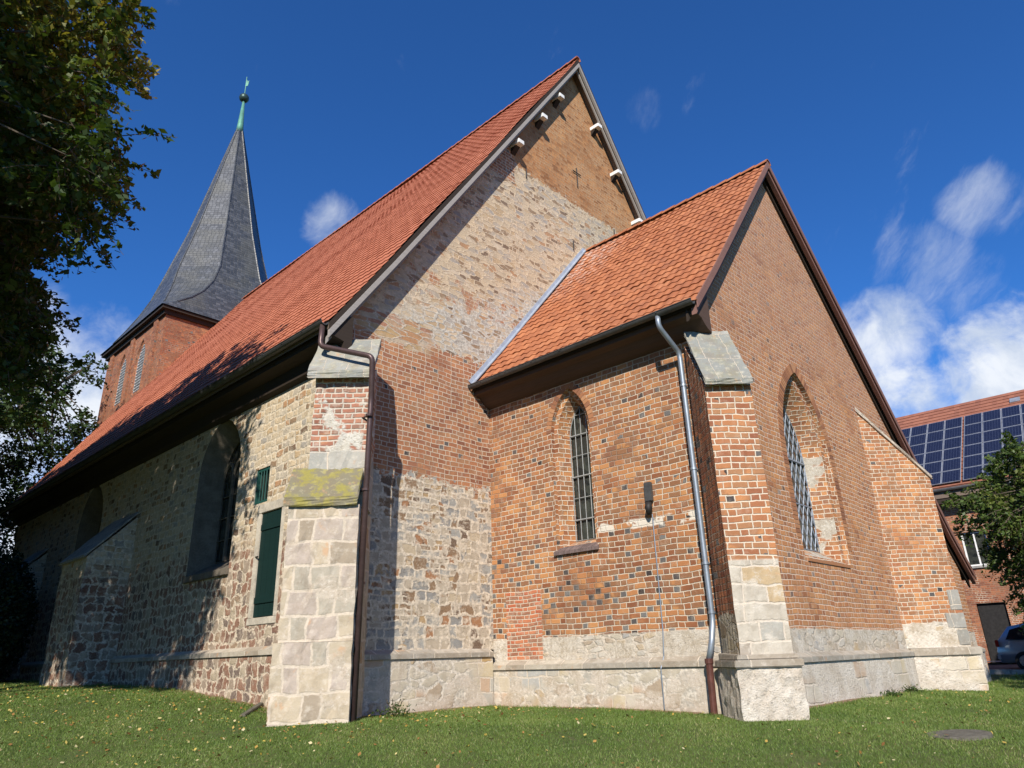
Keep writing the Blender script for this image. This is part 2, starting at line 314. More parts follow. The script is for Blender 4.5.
def f_nave(g, uv, u, v):
    a = src_course(g, uv, REDSTONE, .22, .26, .19, .034, (.60, .50, .38), .3, .22)
    b2 = src_course(g, uv, FIELDUP, .15, .28, .17, .030, (.62, .53, .40), .5, .08)
    r = blend(g, above(g, v, 3.3, 1.2, .3), a, b2)
    return r
def f_plinth(g, uv, u, v):
    a = src_ashlar(g, uv, h=.27, S=.5, H=.28, joint=.02, dirt=.3); b2 = src_rubble(g, uv, CREAM, .38, .2, .08, mort=(.60, .54, .45), smear=.8); c2 = src_render(g, uv, (.58, .50, .41))
    r = blend(g, g.sm(g.noise(uv, .7, 3), .45, .55), a, b2)
    r = blend(g, g.m('MULTIPLY', g.sm(g.noise(uv, 1.3, 4, .6), .50, .58), .85), r, c2)
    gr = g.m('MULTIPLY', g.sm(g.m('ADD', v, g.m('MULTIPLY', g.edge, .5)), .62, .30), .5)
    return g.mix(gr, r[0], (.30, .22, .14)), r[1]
def f_plinth_e(g, uv, u, v):
    c2 = src_render(g, uv, (.72, .65, .55), (.56, .48, .38)); a = src_ashlar(g, uv, h=.3, S=.6, H=.3, dirt=.3)
    return blend(g, g.sm(g.noise(uv, .8, 3), .50, .60), c2, a)
M = {}
M['gable'] = wallmat('old_rubble_and_brick', f_gable, .45, .010)
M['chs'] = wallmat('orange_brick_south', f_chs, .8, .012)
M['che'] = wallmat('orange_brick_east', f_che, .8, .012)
M['nave'] = wallmat('red_sandstone_rubble', f_nave, .6, .015)
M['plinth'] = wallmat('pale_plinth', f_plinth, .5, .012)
M['plinthe'] = wallmat('limewashed_plinth', f_plinth_e, .9, .02)
M['ledge'] = wallmat('grey_ledge_stone', lambda g, uv, u, v: src_ashlar(g, uv, [(0, (.38, .34, .28)), (.3, (.32, .29, .24)), (.6, (.44, .39, .31)), (.8, (.35, .30, .235))], h=3, S=.9, H=.5, joint=.014, dirt=.8), .7)
def f_ash(g, uv, u, v):
    a = src_ashlar(g, uv, [(0, (.44, .37, .27)), (.22, (.38, .34, .27)), (.42, (.48, .40, .29)), (.60, (.42, .28, .17)), (.70, (.43, .36, .30)), (.86, (.33, .27, .20))], dirt=.6, h=.37, S=.46, H=.26, joint=.030, mort=(.55, .47, .37))
    r = blend(g, g.m('MULTIPLY', g.sm(g.noise(uv, 1.7, 5, .7), .50, .62), .8), a, src_render(g, uv, (.52, .45, .36), (.40, .33, .25)))
    dk = g.m('MULTIPLY', g.sm(g.noise(g.vm('MULTIPLY', uv, (1, .5, 1)), 1.9, 5, .7), .56, .68), .5)
    return g.mix(dk, r[0], (.24, .19, .14)), r[1]
M['ashlar'] = wallmat('buttress_ashlar', f_ash, .55, .012)
def f_bs(g, uv, u, v):
    a = blend(g, g.m('MULTIPLY', g.sm(g.noise(uv, 2.4, 5, .7), .50, .60), .7), src_ashlar(g, uv, [(0, (.47, .42, .34)), (.3, (.38, .36, .31)), (.55, (.46, .34, .20)), (.7, (.48, .43, .35)), (.88, (.36, .31, .25))], dirt=.6, h=.255, S=.62, H=.34, joint=.022), src_render(g, uv, (.60, .54, .45), (.44, .38, .30)))
    b = src_brick(g, uv, [(0, (.26, .10, .055)), (.3, (.38, .16, .075)), (.7, (.48, .22, .095)), (1, (.54, .28, .13))], dark=.93, worn=.0, smear=.35, joint=.014, h=.100, S=.25, H=.13, patch=.6)
    return blend(g, above(g, v, 2.28, .05), a, b)
M['butse'] = wallmat('brick_buttress_with_quoins', f_bs, .8, .012)
def f_side(g, uv, u, v):
    a = src_rubble(g, uv, FIELD, .3, .2, .1, smear=.5); b = src_brick(g, uv, REDS, dark=.85, worn=.8, smear=.3)
    return blend(g, above(g, v, 1.55, .4), a, b)
M['butside'] = wallmat('shaded_buttress_flank', f_side, 1.0, .035)  # flank brick made darker, holding its grazing shade in the colour
def f_nb(g, uv, u, v):
    b = src_brick(g, uv, [(0, (.34, .15, .10)), (.5, (.42, .19, .12)), (1, (.50, .30, .21))], dark=1.3, worn=.0, smear=.95, joint=.020, mort=(.56, .49, .40)); c = src_render(g, uv, (.58, .55, .48), (.50, .46, .38))
    r = blend(g, g.sm(g.noise(uv, 2.3, 3, .6), .53, .60), b, c)
    gr = src_ashlar(g, uv, [(0, (.40, .38, .33)), (.5, (.36, .35, .31))], dirt=.3, h=.6, S=1.5, H=.9)
    r = blend(g, above(g, v, 4.40, .15), gr, r)
    return r
M['butnu'] = wallmat('patched_brick_and_lime', f_nb, .8, .015)
def f_ne(g, uv, u, v):
    b = src_brick(g, uv, [(0, (.34, .14, .07)), (.4, (.46, .21, .09)), (.8, (.53, .26, .11)), (1, (.56, .31, .16))], dark=.95, worn=.1, smear=.5); lo = blend(g, g.sm(g.noise(uv, 1.4, 3), .42, .5), src_rubble(g, uv, CREAM, .40, .2, .1, mort=(.62, .56, .46)), src_render(g, uv))
    return blend(g, above(g, v, 1.5, .25), lo, b)
M['butne'] = wallmat('orange_buttress_brick', f_ne, .8, .012)
M['tower'] = wallmat('tower_brick', lambda g, uv, u, v: src_brick(g, uv, REDS, dark=.95, worn=.8, smear=.5, mort=(.42, .30, .22)), .6)
M['reveal'] = wallmat('reveal_brick', lambda g, uv, u, v: blend(g, above(g, g.sep(g.n('ShaderNodeTexCoord').outputs['Object'])[2], 4.95, .3), blend(g, g.sm(g.noise(uv, 1.6, 3), .52, .56), src_brick(g, uv, ORANGE, dark=1.2), src_render(g, uv, (.46, .42, .35), (.36, .31, .24))), src_brick(g, uv, ORANGE, dark=1.2)), .7)
M['revplain'] = wallmat('reveal_brick_plain', lambda g, uv, u, v: src_brick(g, uv, ORANGE, dark=.98, smear=.5), .7)
M['stone'] = wallmat('weathered_grey_stone', lambda g, uv, u, v: src_ashlar(g, uv, [(0, (.30, .29, .26)), (.4, (.26, .25, .22)), (.7, (.34, .32, .27))], dirt=.5, h=.5, S=.9, H=.6, joint=.012), .7)
M['mossy'] = wallmat('lichened_stone_cap', lambda g, uv, u, v: src_ashlar(g, uv, [(0, (.15, .135, .09)), (.5, (.20, .18, .12))], dirt=.8, h=2, S=3, H=2, joint=.004, lich=.8), .9)
M['capgrey'] = wallmat('grey_green_stone_cap', lambda g, uv, u, v: src_ashlar(g, uv, [(0, (.24, .245, .22)), (.5, (.31, .31, .28))], dirt=.8, h=.75, S=.42, H=.40, joint=.008, lich=.15), .8)
M['coping'] = wallmat('lime_coping', lambda g, uv, u, v: src_render(g, uv, (.52, .47, .40), (.36, .31, .26)), .7)
M['brickred'] = wallmat('neighbour_brick', lambda g, uv, u, v: src_brick(g, uv, REDS, dark=1.1, worn=.7, smear=.2, h=.08, S=.24, H=.12), .5)

def tilemat(name, pal, tw, th, stain=None, dull=.35):
    m, g, b = newmat(name); uv = g.n('ShaderNodeUVMap').outputs[0]; u, v, _ = g.sep(uv)
    r, rc = g.white(g.xyz(g.m('FLOOR', g.m('DIVIDE', u, tw)), g.m('FLOOR', g.m('DIVIDE', v, th)), .5))
    big = g.noise(uv, .35, 4, .6); fine = g.noise(uv, 26, 4, .7); med = g.noise(uv, 3, 5, .65)
    c = g.ramp(g.m('ADD', g.m('MULTIPLY', r, .75), g.m('MULTIPLY', big, .3), clamp=True), pal)
    c = g.mix(g.m('MULTIPLY', g.sm(med, .42, .7), dull), c, g.mix(.6, c, (.20, .10, .07)))
    c = g.mix(g.m('MULTIPLY', g.sm(fine, .5, .8), .3), c, (.16, .075, .045))
    if stain: c = stain(g, uv, u, v, c)
    g.put(b.inputs['Base Color'], c); b.inputs['Roughness'].default_value = .75; bump(g, b, fine, .3, .006); return m
def stainC(g, uv, u, v, c):   # lime wash-off under the junction with the big gable
    k = g.m('MULTIPLY', g.sm(u, -3.2, -4.9), g.sm(v, 4.2, 1.2))
    n = g.sm(g.noise(uv, 5, 5, .75), .47, .60)
    return g.mix(g.m('MULTIPLY', g.m('MULTIPLY', k, n), .7), c, (.52, .42, .36))
M['tileN'] = tilemat('nave_clay_tiles', [(0, (.38, .125, .066)), (.5, (.41, .140, .075)), (1, (.44, .155, .085))], .22, .28, dull=.12)
M['tileC'] = tilemat('chancel_clay_tiles', [(0, (.28, .095, .042)), (.35, (.34, .118, .050)), (.7, (.39, .142, .060)), (1, (.45, .18, .08))], .1996, .2725, stainC, dull=.45)
M['tileH'] = tilemat('house_clay_tiles', [(0, (.22, .085, .055)), (1, (.32, .13, .08))], .25, .34)
def slate():
    m, g, b = newmat('slate'); uv = g.n('ShaderNodeUVMap').outputs[0]
    o = use(g, BR, uv, S=.22, H=.2, h=.17, Joint=.012); n = g.noise(uv, .5, 4, .6)
    c = g.ramp(o['Rand'], [(0, (.038, .043, .050)), (.5, (.060, .066, .075)), (1, (.100, .106, .116))])
    c = g.mix(g.m('MULTIPLY', g.sm(n, .45, .62), .55), c, (.10, .098, .078))
    c = g.mix(g.m('MULTIPLY', g.sm(g.noise(uv, 1.7, 5, .7), .5, .7), .4), c, (.07, .072, .07))
    c = g.mix(o['Body'], (.032, .033, .035), c)
    g.put(b.inputs['Base Color'], c); b.inputs['Roughness'].default_value = .42; b.inputs['Specular IOR Level'].default_value = .5; bump(g, b, g.m('ADD', o['Body'], o['Rand']), .6, .012); return m
M['slate'] = slate()
def wood(name, col, rough=.8, dir_=(1, 12, 12)):
    m, g, b = newmat(name); p = g.n('ShaderNodeUVMap').outputs[0]
    u, v, _ = g.sep(p); n = g.noise(g.xyz(g.m('MULTIPLY', u, 1.5), g.m('MULTIPLY', v, 30), 0), 1, 4, .7)
    n2 = g.noise(p, 2, 4)
    c = g.mix(n, tuple(q * .55 for q in col), tuple(q * 1.3 for q in col)); c = g.mix(g.m('MULTIPLY', n2, .35), c, tuple(q * .6 for q in col))
    g.put(b.inputs['Base Color'], c); b.inputs['Roughness'].default_value = rough; bump(g, b, n, .4, .004); return m
M['woodgrey'] = wood('weathered_grey_board', (.36, .33, .30))
M['wooddark'] = wood('shade_dark_brown_timber', (.042, .030, .022))  # brown taken darker so the black eaves shade sits in the colour
M['woodeave'] = wood('brown_eaves_board', (.10, .062, .045))
M['woodmid'] = wood('brown_boarding', (.20, .15, .115))
M['woodred'] = wood('red_brown_verge', (.24, .125, .10))
M['zinc'] = simple('zinc', (.27, .31, .36), .45, .55, .15, 3)
M['zincdark'] = simple('old_dull_zinc', (.10, .10, .098), .5, .5, .25, 3)
M['lead'] = simple('lead_flashing', (.34, .38, .44), .5, .3, .2, 5)
M['brownpipe'] = simple('brown_painted_pipe', (.085, .055, .052), .38, .3, .2, 4)
M['rustpipe'] = simple('red_brown_cast_pipe', (.11, .045, .035), .5, .2, .3, 8)
M['copper'] = simple('green_copper', (.11, .27, .20), .6, .2, .25, 2)
M['copperdark'] = simple('dark_copper_ball', (.05, .085, .075), .4, .5, .25, 4)
M['white'] = simple('white_painted_wood', (.74, .73, .70), .7, 0, .12, 6)
M['green'] = wood('dark_green_paint', (.007, .026, .023), .6)
M['greenl'] = wood('green_frame_paint', (.016, .075, .062), .6)
def vous():
    m, g, b = newmat('arch_bricks'); p = g.n('ShaderNodeTexCoord').outputs['Object']; gi = g.n('ShaderNodeNewGeometry').outputs['Random Per Island']
    c = g.ramp(gi, [(0, (.20, .09, .055)), (.3, (.34, .145, .07)), (.65, (.44, .20, .09)), (1, (.50, .26, .13))]); n = g.noise(p, 25, 4, .7)
    g.put(b.inputs['Base Color'], g.mix(g.m('MULTIPLY', n, .5), c, (.16, .08, .05))); b.inputs['Roughness'].default_value = .9; bump(g, b, n, .4, .006); return m
M['voussoir'] = vous()
M['sillbrick'] = simple('dark_sill_brick', (.15, .11, .10), .85, 0, .4, 8, .4)
M['iron'] = simple('iron', (.035, .033, .032), .6, .4, .3, 10)
M['leadbar'] = simple('leaded_bar', (.24, .27, .31), .5, .2, .2, 10)
M['leadbard'] = simple('grey_window_bar', (.30, .31, .30), .5, .2, .2, 10)
M['revstone'] = simple('shade_dark_reveal_stone', (.13, .11, .085), .9, 0, .3, 4, .4)  # stone darkened to carry the shade of the nave windows
M['framestone'] = simple('pale_stone_frame', (.46, .41, .33), .9, 0, .25, 4, .4)
M['asphalt'] = simple('asphalt', (.055, .055, .058), .9, 0, .25, 12, .3)
M['kerb'] = simple('grey_kerb_stone', (.30, .29, .27), .9, 0, .3, 5, .4)
M['slab'] = simple('worn_drain_cover', (.12, .11, .085), .9, 0, .35, 12, .5)
M['rubber'] = simple('rubber', (.02, .02, .02), .8)
M['carpaint'] = simple('silver_blue_car_paint', (.40, .46, .52), .25, .6, .05, 2)
M['carglass'] = simple('dark_car_glass', (.015, .017, .02), .06, 0, .1)
M['rim'] = simple('alloy', (.4, .4, .42), .3, .8)
M['redlamp'] = simple('red_lamp', (.35, .02, .015), .2)
M['lampwhite'] = simple('clear_lamp', (.7, .7, .72), .15)
def glass(name, c0, c1):
    m, g, b = newmat(name); p = g.n('ShaderNodeTexCoord').outputs['Object']
    v = g.n('ShaderNodeTexVoronoi'); v.inputs['Scale'].default_value = 7; g.put(v.inputs['Vector'], p)
    g.put(b.inputs['Base Color'], g.mix(g.sep(v.outputs['Color'])[0], c0, c1)); b.inputs['Roughness'].default_value = .12
    b.inputs['Specular IOR Level'].default_value = .6; bump(g, b, g.noise(p, 3, 3), .35, .03); return m
M['glass'] = glass('old_window_glass', (.015, .018, .018), (.05, .055, .045))
M['panel'] = None
def solar():
    m, g, b = newmat('solar_cells'); uv = g.n('ShaderNodeUVMap').outputs[0]; u, v, _ = g.sep(uv)
    fu = g.m('FRACT', g.m('DIVIDE', u, .118)); fv = g.m('FRACT', g.m('DIVIDE', v, .118))
    e = g.m('MINIMUM', g.m('MINIMUM', fu, g.m('SUBTRACT', 1, fu)), g.m('MINIMUM', fv, g.m('SUBTRACT', 1, fv)))
    c = g.mix(g.sm(e, .02, .06), (.05, .06, .10), g.mix(g.noise(uv, 3, 3), (.007, .009, .024), (.014, .017, .038)))
    g.put(b.inputs['Base Color'], c); b.inputs['Roughness'].default_value = .16; b.inputs['Specular IOR Level'].default_value = .5; return m
M['panel'] = solar(); M['alu'] = simple('aluminium_frame', (.45, .47, .50), .4, .6)

def leafmat(name, pal, trans=.35):
    m, g, b = newmat(name); a = g.n('ShaderNodeAttribute', attribute_name='tone').outputs['Fac']
    c = g.ramp(a, pal); g.put(b.inputs['Base Color'], c); b.inputs['Roughness'].default_value = .5; b.inputs['Specular IOR Level'].default_value = .35
    t = g.n('ShaderNodeBsdfTranslucent'); g.put(t.inputs[0], g.mix(1.0, c, (1.0, 1.0, .5), 'MULTIPLY'))
    mx = g.n('ShaderNodeMixShader'); mx.inputs[0].default_value = trans
    o = [n for n in g.nt.nodes if n.type == 'OUTPUT_MATERIAL'][0]
    g.nt.links.new(b.outputs[0], mx.inputs[1]); g.nt.links.new(t.outputs[0], mx.inputs[2]); g.nt.links.new(mx.outputs[0], o.inputs[0]); return m
M['leafA'] = leafmat('autumn_green_leaves', [(0, (.026, .050, .011)), (.45, (.060, .105, .020)), (.65, (.13, .165, .03)), (.85, (.30, .25, .045)), (1, (.42, .29, .065))], .38)
M['leafB'] = leafmat('green_leaves', [(0, (.020, .040, .010)), (.6, (.045, .085, .018)), (1, (.10, .13, .03))], .25)
M['leafC'] = leafmat('fresh_green_leaves', [(0, (.035, .065, .014)), (.6, (.08, .13, .026)), (1, (.19, .21, .05))], .3)
M['leafD'] = leafmat('dark_yew_leaves', [(0, (.010, .020, .008)), (1, (.025, .045, .015))], .1)
M['leafY'] = leafmat('fallen_leaf', [(0, (.16, .07, .025)), (.4, (.32, .17, .05)), (.75, (.50, .38, .07)), (1, (.55, .48, .30))], .1)
M['blade'] = leafmat('grass_blade', [(0, (.085, .145, .028)), (.5, (.155, .235, .048)), (.85, (.25, .31, .085)), (1, (.42, .37, .19))], .35)
M['bark'] = simple('bark', (.085, .068, .05), .95, 0, .4, 5, .9)
def ground_mat():
    m, g, b = newmat('lawn_soil'); p = g.n('ShaderNodeTexCoord').outputs['Object']
    n = g.noise(p, .7, 5, .65); n2 = g.noise(p, 7, 5, .7); n3 = g.noise(p, 60, 3, .7)
    c = g.mix(g.sm(n, .40, .62), (.095, .14, .032), (.15, .17, .05)); c = g.mix(g.m('MULTIPLY', g.sm(n2, .5, .66), .6), c, (.16, .135, .07))
    c = g.mix(g.m('MULTIPLY', n3, .6), c, (.03, .045, .010))
    g.put(b.inputs['Base Color'], c); b.inputs['Roughness'].default_value = .95; bump(g, b, g.m('ADD', n2, n3), .8, .03); return m
M['ground'] = ground_mat()

# ------------------------------------------------------------------ mesh helpers
class MB:
    def __init__(s): s.v = []; s.f = []; s.uv = None
    def add(s, vs, fs):
        o = len(s.v); s.v += [tuple(p) for p in vs]; s.f += [tuple(i + o for i in f) for f in fs]; return s
    def box(s, a, b, M4=None):
        x0, y0, z0 = a; x1, y1, z1 = b
        vs = [(x0, y0, z0), (x1, y0, z0), (x1, y1, z0), (x0, y1, z0), (x0, y0, z1), (x1, y0, z1), (x1, y1, z1), (x0, y1, z1)]
        if M4 is not None: vs = [M4 @ Vector(p) for p in vs]
        return s.add(vs, [(0, 3, 2, 1), (4, 5, 6, 7), (0, 1, 5, 4), (1, 2, 6, 5), (2, 3, 7, 6), (3, 0, 4, 7)])
    def prism(s, prof, e):            # closed profile of 3D points swept by vector e
        n = len(prof); P = [Vector(p) for p in prof]; e = Vector(e)
        vs = P + [p + e for p in P]
        return s.add(vs, [tuple(range(n))[::-1], tuple(range(n, 2 * n))] + [(i, (i + 1) % n, n + (i + 1) % n, n + i) for i in range(n)])
    def tube(s, pts, r, n=10, cap=True):
        P = [Vector(p) for p in pts]; rs = r if isinstance(r, (list, tuple)) else [r] * len(P); vs = []; prev = None
        for i, p in enumerate(P):
            t = (P[min(i + 1, len(P) - 1)] - P[max(i - 1, 0)]).normalized()
            if prev is None: a = t.orthogonal().normalized()
            else: a = (prev - t * prev.dot(t)).normalized()
            prev = a; b = t.cross(a)
            for k in range(n):
                th = 2 * math.pi * k / n; vs.append(p + (a * math.cos(th) + b * math.sin(th)) * rs[i])
        fs = [(i * n + k, i * n + (k + 1) % n, (i + 1) * n + (k + 1) % n, (i + 1) * n + k) for i in range(len(P) - 1) for k in range(n)]
        if cap: fs += [tuple(range(n))[::-1], tuple(range((len(P) - 1) * n, len(P) * n))]
        return s.add(vs, fs)
    def poly(s, outer, holes, to3):
        loops = [[Vector((a, b, 0)) for a, b in outer]] + [[Vector((a, b, 0)) for a, b in h] for h in holes]
        tri = tessellate_polygon(loops); flat = [p for l in loops for p in l]
        return s.add([to3(p.x, p.y) for p in flat], tri)
    def loft(s, A, B, closed=True):
        n = len(A); m = n if closed else n - 1
        return s.add(list(A) + list(B), [(i, (i + 1) % n, n + (i + 1) % n, n + i) for i in range(m)])
    def build(s, name, mat, parent=None, smooth=False, uvs=None, bevel=0, outward=None):
        me = bpy.data.meshes.new(name); me.from_pydata([tuple(v) for v in s.v], [], s.f); me.update()
        if bevel or outward is not False:
            bm = bmesh.new(); bm.from_mesh(me)
            if bevel:
                bmesh.ops.remove_doubles(bm, verts=bm.verts, dist=1e-5)
                bmesh.ops.bevel(bm, geom=[e for e in bm.edges if e.is_manifold and e.calc_face_angle(0) > .5], offset=bevel, segments=2, affect='EDGES')
            if outward is None: bmesh.ops.recalc_face_normals(bm, faces=bm.faces)
            bm.to_mesh(me); bm.free(); me.update()
        if uvs is None: autouv(me)
        else:
            l = me.uv_layers.new(name='UVMap'); fl = np.zeros(len(me.loops), dtype=np.int32); me.loops.foreach_get('vertex_index', fl)
            l.data.foreach_set('uv', np.asarray(uvs, dtype=np.float32)[fl].ravel())
        if smooth: me.polygons.foreach_set('use_smooth', [True] * len(me.polygons))
        me.materials.append(mat); o = bpy.data.objects.new(name, me); C.objects.link(o)
        if parent: o.parent = parent
        return o
def autouv(me):
    l = me.uv_layers.new(name='UVMap')
    for p in me.polygons:
        n = p.normal
        if abs(n.z) > .98: t = Vector((1, 0, 0)); q = Vector((0, 1, 0))
        else:
            t = Vector((-n.y, n.x, 0)).normalized()
            if abs(n.z) < .05: q = Vector((0, 0, 1))
            else: q = n.cross(t)
            if t.x + t.y < 0: t = -t
        for li in p.loop_indices:
            c = me.vertices[me.loops[li].vertex_index].co; l.data[li].uv = (c.dot(t), c.dot(q))
def thing(name, label, cat, loc=(0, 0, 0), rz=0, grp=None):
    o = bpy.data.objects.new(name, None); C.objects.link(o); o.location = loc; o.rotation_euler = (0, 0, rz); o.empty_display_size = .3
    o['label'] = label; o['category'] = cat
    if grp: o['group'] = grp
    return o
def lab(o, s): o['label'] = s; return o

# ------------------------------------------------------------------ ground
def gz(x, y):
    x = np.asarray(x, float); y = np.asarray(y, float)
    zb = np.interp(x, [-40, -20, -10, -7, -5.4, 0], [.9, .78, .62, .36, .18, .15])
    yf = np.interp(x, [-6, -2, 0.5], [-3.93, -1.5, .5])
    z = zb - .062 * np.maximum(0, yf - y - 1.5) - .03 * np.clip(x, 0, 12)
    z = z + np.where(x > -5, np.interp(y, [4, 8, 13, 20, 60], [0, -.05, -.15, .02, .2]), 0) * np.clip((x + 5) / 5, 0, 1)
    z = z + .05 * np.exp(-((x + 5) ** 2 + (y + 4.6) ** 2) / 2.) + .008 * np.sin(x * 1.7 + y) + .010 * np.sin(y * 2.3 - x * .8)
    return z
xs = np.concatenate([[-900, -400, -200, -100, -60], np.arange(-40, 20.1, .5), [30, 50, 100, 200, 400, 900]])
ys = np.concatenate([[-900, -400, -200, -100, -50, -30], np.arange(-20, 30.1, .5), [40, 60, 100, 200, 400, 900]])
X, Y = np.meshgrid(xs, ys); Z = gz(X, Y); nx, ny = len(xs), len(ys)
b = MB(); b.v = list(zip(X.ravel(), Y.ravel(), Z.ravel())); b.f = [(j * nx + i, j * nx + i + 1, (j + 1) * nx + i + 1, (j + 1) * nx + i) for j in range(ny - 1) for i in range(nx - 1)]
o = b.build('ground', M['ground'], smooth=True, outward=False); o['kind'] = 'structure'
# street beyond the lawn
b = MB(); rx = np.arange(-60, 60.1, 2.); ry = [17.6, 19, 21, 23, 25.4]
b.v = [(x, y, float(gz(x, y)) + .03) for y in ry for x in rx]; n = len(rx)
b.f = [(j * n + i, j * n + i + 1, (j + 1) * n + i + 1, (j + 1) * n + i) for j in range(len(ry) - 1) for i in range(n - 1)]
o = b.build('street', M['asphalt'], outward=False); o['kind'] = 'structure'
b = MB()
for x in np.arange(-40, 40, 1.):
    z = float(gz(x, 17.5)); b.box((x + .006, 17.42, z - .1), (x + .994, 17.598, z + .13))
o = b.build('street_kerb', M['kerb']); o['kind'] = 'structure'
b = MB(); b.v = [(x, y, float(gz(x, 25.5)) + .15) for y in (25.404, 27.3) for x in rx]; b.f = [(i, i + 1, n + i + 1, n + i) for i in range(n - 1)]
o = b.build('pavement', M['kerb'], outward=False); o['kind'] = 'structure'

# ------------------------------------------------------------------ church
G0 = -5.4; NS = -3.93; NN = 12.06; CN = 14.1
church = thing('church', 'medieval brick and fieldstone church with red tiled roofs and a pointed slate spire', 'church')
def arch(cx, hw, sill, spring, apex, n=9):
    """pointed arch outline (counter-clockwise from lower left)"""
    H = apex - spring; R = (H * H + hw * hw) / (2 * hw); a1 = math.asin(min(1, H / R)) if R >= hw else math.pi / 2
    if H > R: a1 = math.pi / 2
    pts = [(cx - hw, sill), (cx + hw, sill)]
    for i in range(n): a = a1 * i / (n - 1); pts.append((cx + hw - R + R * math.cos(a), spring + R * math.sin(a)))
    pts[-1] = (cx, apex)
    for i in range(n - 2, -1, -1): a = a1 * i / (n - 1); pts.append((cx - hw + R - R * math.cos(a), spring + R * math.sin(a)))
    return pts
def inside(pts, x, y):
    c = False; j = len(pts) - 1
    for i in range(len(pts)):
        (xi, yi), (xj, yj) = pts[i], pts[j]
        if (yi > y) != (yj > y) and x < (xj - xi) * (y - yi) / (yj - yi) + xi: c = not c
        j = i
    return c
def clipline(pts, p, q, n=220):
    on = False; segs = []; st = None; last = None
    for k in range(n + 1):
        t = k / n; x = p[0] + (q[0] - p[0]) * t; y = p[1] + (q[1] - p[1]) * t
        if inside(pts, x, y):
            if not on: on = True; st = (x, y)
            last = (x, y)
        elif on: segs.append((st, last)); on = False
    if on: segs.append((st, last))
    return segs
def window(name, A, steps, glassmat, to3, revmats, bars, barmat, label=None, framemat=None, parent=church):
    """steps: list of (outline, depth) going inward; to3(u, z, depth)"""
    prev = (A, 0.0); win = MB()
    root = MB().poly(steps[-1][0], [], lambda u, z: to3(u, z, steps[-1][1] + .01)).build(name, glassmat, parent)
    if label: root['label'] = label
    for i, (O, dp) in enumerate(steps):
        m = MB().loft([to3(u, z, prev[1]) for u, z in prev[0]], [to3(u, z, dp) for u, z in O]).build('reveal', revmats[i], root)
        prev = (O, dp)
    b = MB(); dg = steps[-1][1] - .03
    for (p, q, wd) in bars:
        for s, e in clipline(steps[-1][0], p, q):
            S_, E_ = Vector(to3(s[0], s[1], dg)), Vector(to3(e[0], e[1], dg))
            if (E_ - S_).length > .03: b.tube([S_, E_], wd, 5)
    if bars: b.build('window_bars', barmat, root)
    O = steps[-1][0]; b = MB(); ring = [Vector(to3(u, z, dg)) for u, z in O]
    b.tube(ring + [ring[0]], .012, 5, False); b.build('window_frame', framemat or barmat, root)
    return root
toS = lambda Y0: (lambda u, z, dp: (u, Y0 + dp, z))
toE = lambda X0: (lambda u, z, dp: (X0 - dp, u, z))

def archring(A, wdt, to3, jamb, label=None):
    """ring of single bricks round a pointed opening"""
    pts = [Vector((a, b_)) for a, b_ in A]; cx = (pts[0].x + pts[1].x) / 2; ap = max(pts, key=lambda p: p.y)
    path = pts[1:]; L_ = [0]
    for i in range(1, len(path)): L_.append(L_[-1] + (path[i] - path[i - 1]).length)
    full = L_ + [L_[-1] + (pts[0] - path[-1]).length]; path = path + [pts[0]]
    def P(s_):
        for i in range(1, len(path)):
            if s_ <= full[i] + 1e-9: t = (s_ - full[i - 1]) / (full[i] - full[i - 1]); e = (path[i] - path[i - 1]).normalized(); return path[i - 1].lerp(path[i], t), Vector((e.y, -e.x))
        return path[-1], Vector((-1, 0))
    b = MB(); s_ = jamb; st = .083
    while s_ + st < full[-1] - jamb:
        (p0, n0), (p1, n1_) = P(s_ + .006), P(s_ + st - .006); w_ = wdt * random.uniform(.97, 1.03)
        if True:
            vs = []
            for dp in (.03, -.006):
                for q in (p0 + n0 * .002, p1 + n1_ * .002, p1 + n1_ * w_, p0 + n0 * w_): vs.append(to3(q.x, q.y, dp))
            b.add(vs, [(0, 1, 2, 3), (7, 6, 5, 4), (0, 4, 5, 1), (1, 5, 6, 2), (2, 6, 7, 3), (3, 7, 4, 0)])
        s_ += st
    return b.build('arch_ring', M['voussoir'], church)
# chancel south wall + window
AS = arch(-3.12, .49, 2.93, 5.25, 6.16)
b = MB().poly([(G0, 1.0 - .03), (0, .97), (0, 7.25), (G0, 7.25)], [AS], lambda x, z: (x, 0, z))
lab(b.build('chancel_south_wall', M['chs'], church), 'orange brick wall with one narrow pointed window')
O1 = arch(-3.12, .485, 2.935, 5.25, 6.15); O2 = arch(-3.12, .385, 2.98, 5.25, 6.02); O3 = arch(-3.13, .285, 3.12, 5.2, 5.84)
bars = [((-3.13 + dx, 2.9), (-3.13 + dx, 6.1), .009) for dx in (-.145, 0, .145)] + [((-3.6, z), (-2.7, z), .019 if i % 2 == 0 else .010) for i, z in enumerate(np.arange(3.52, 5.8, .43))]
window('window', AS, [(O1, .09), (O2, .10), (O3, .40)], M['glass'], toS(0), [M['revplain']] * 3, bars, M['leadbard'], 'narrow pointed window with plain leaded grid')
archring(AS, .13, toS(0), 2.35)
# sloping brick sill
b = MB()
for i in range(8):
    x = -3.66 + i * .133; b.prism([(x, -.055, 2.84), (x, -.055, 2.90), (x, .12, 3.005), (x, .12, 2.84)], (.122, 0, 0))
b.build('window_sill', M['sillbrick'], church)

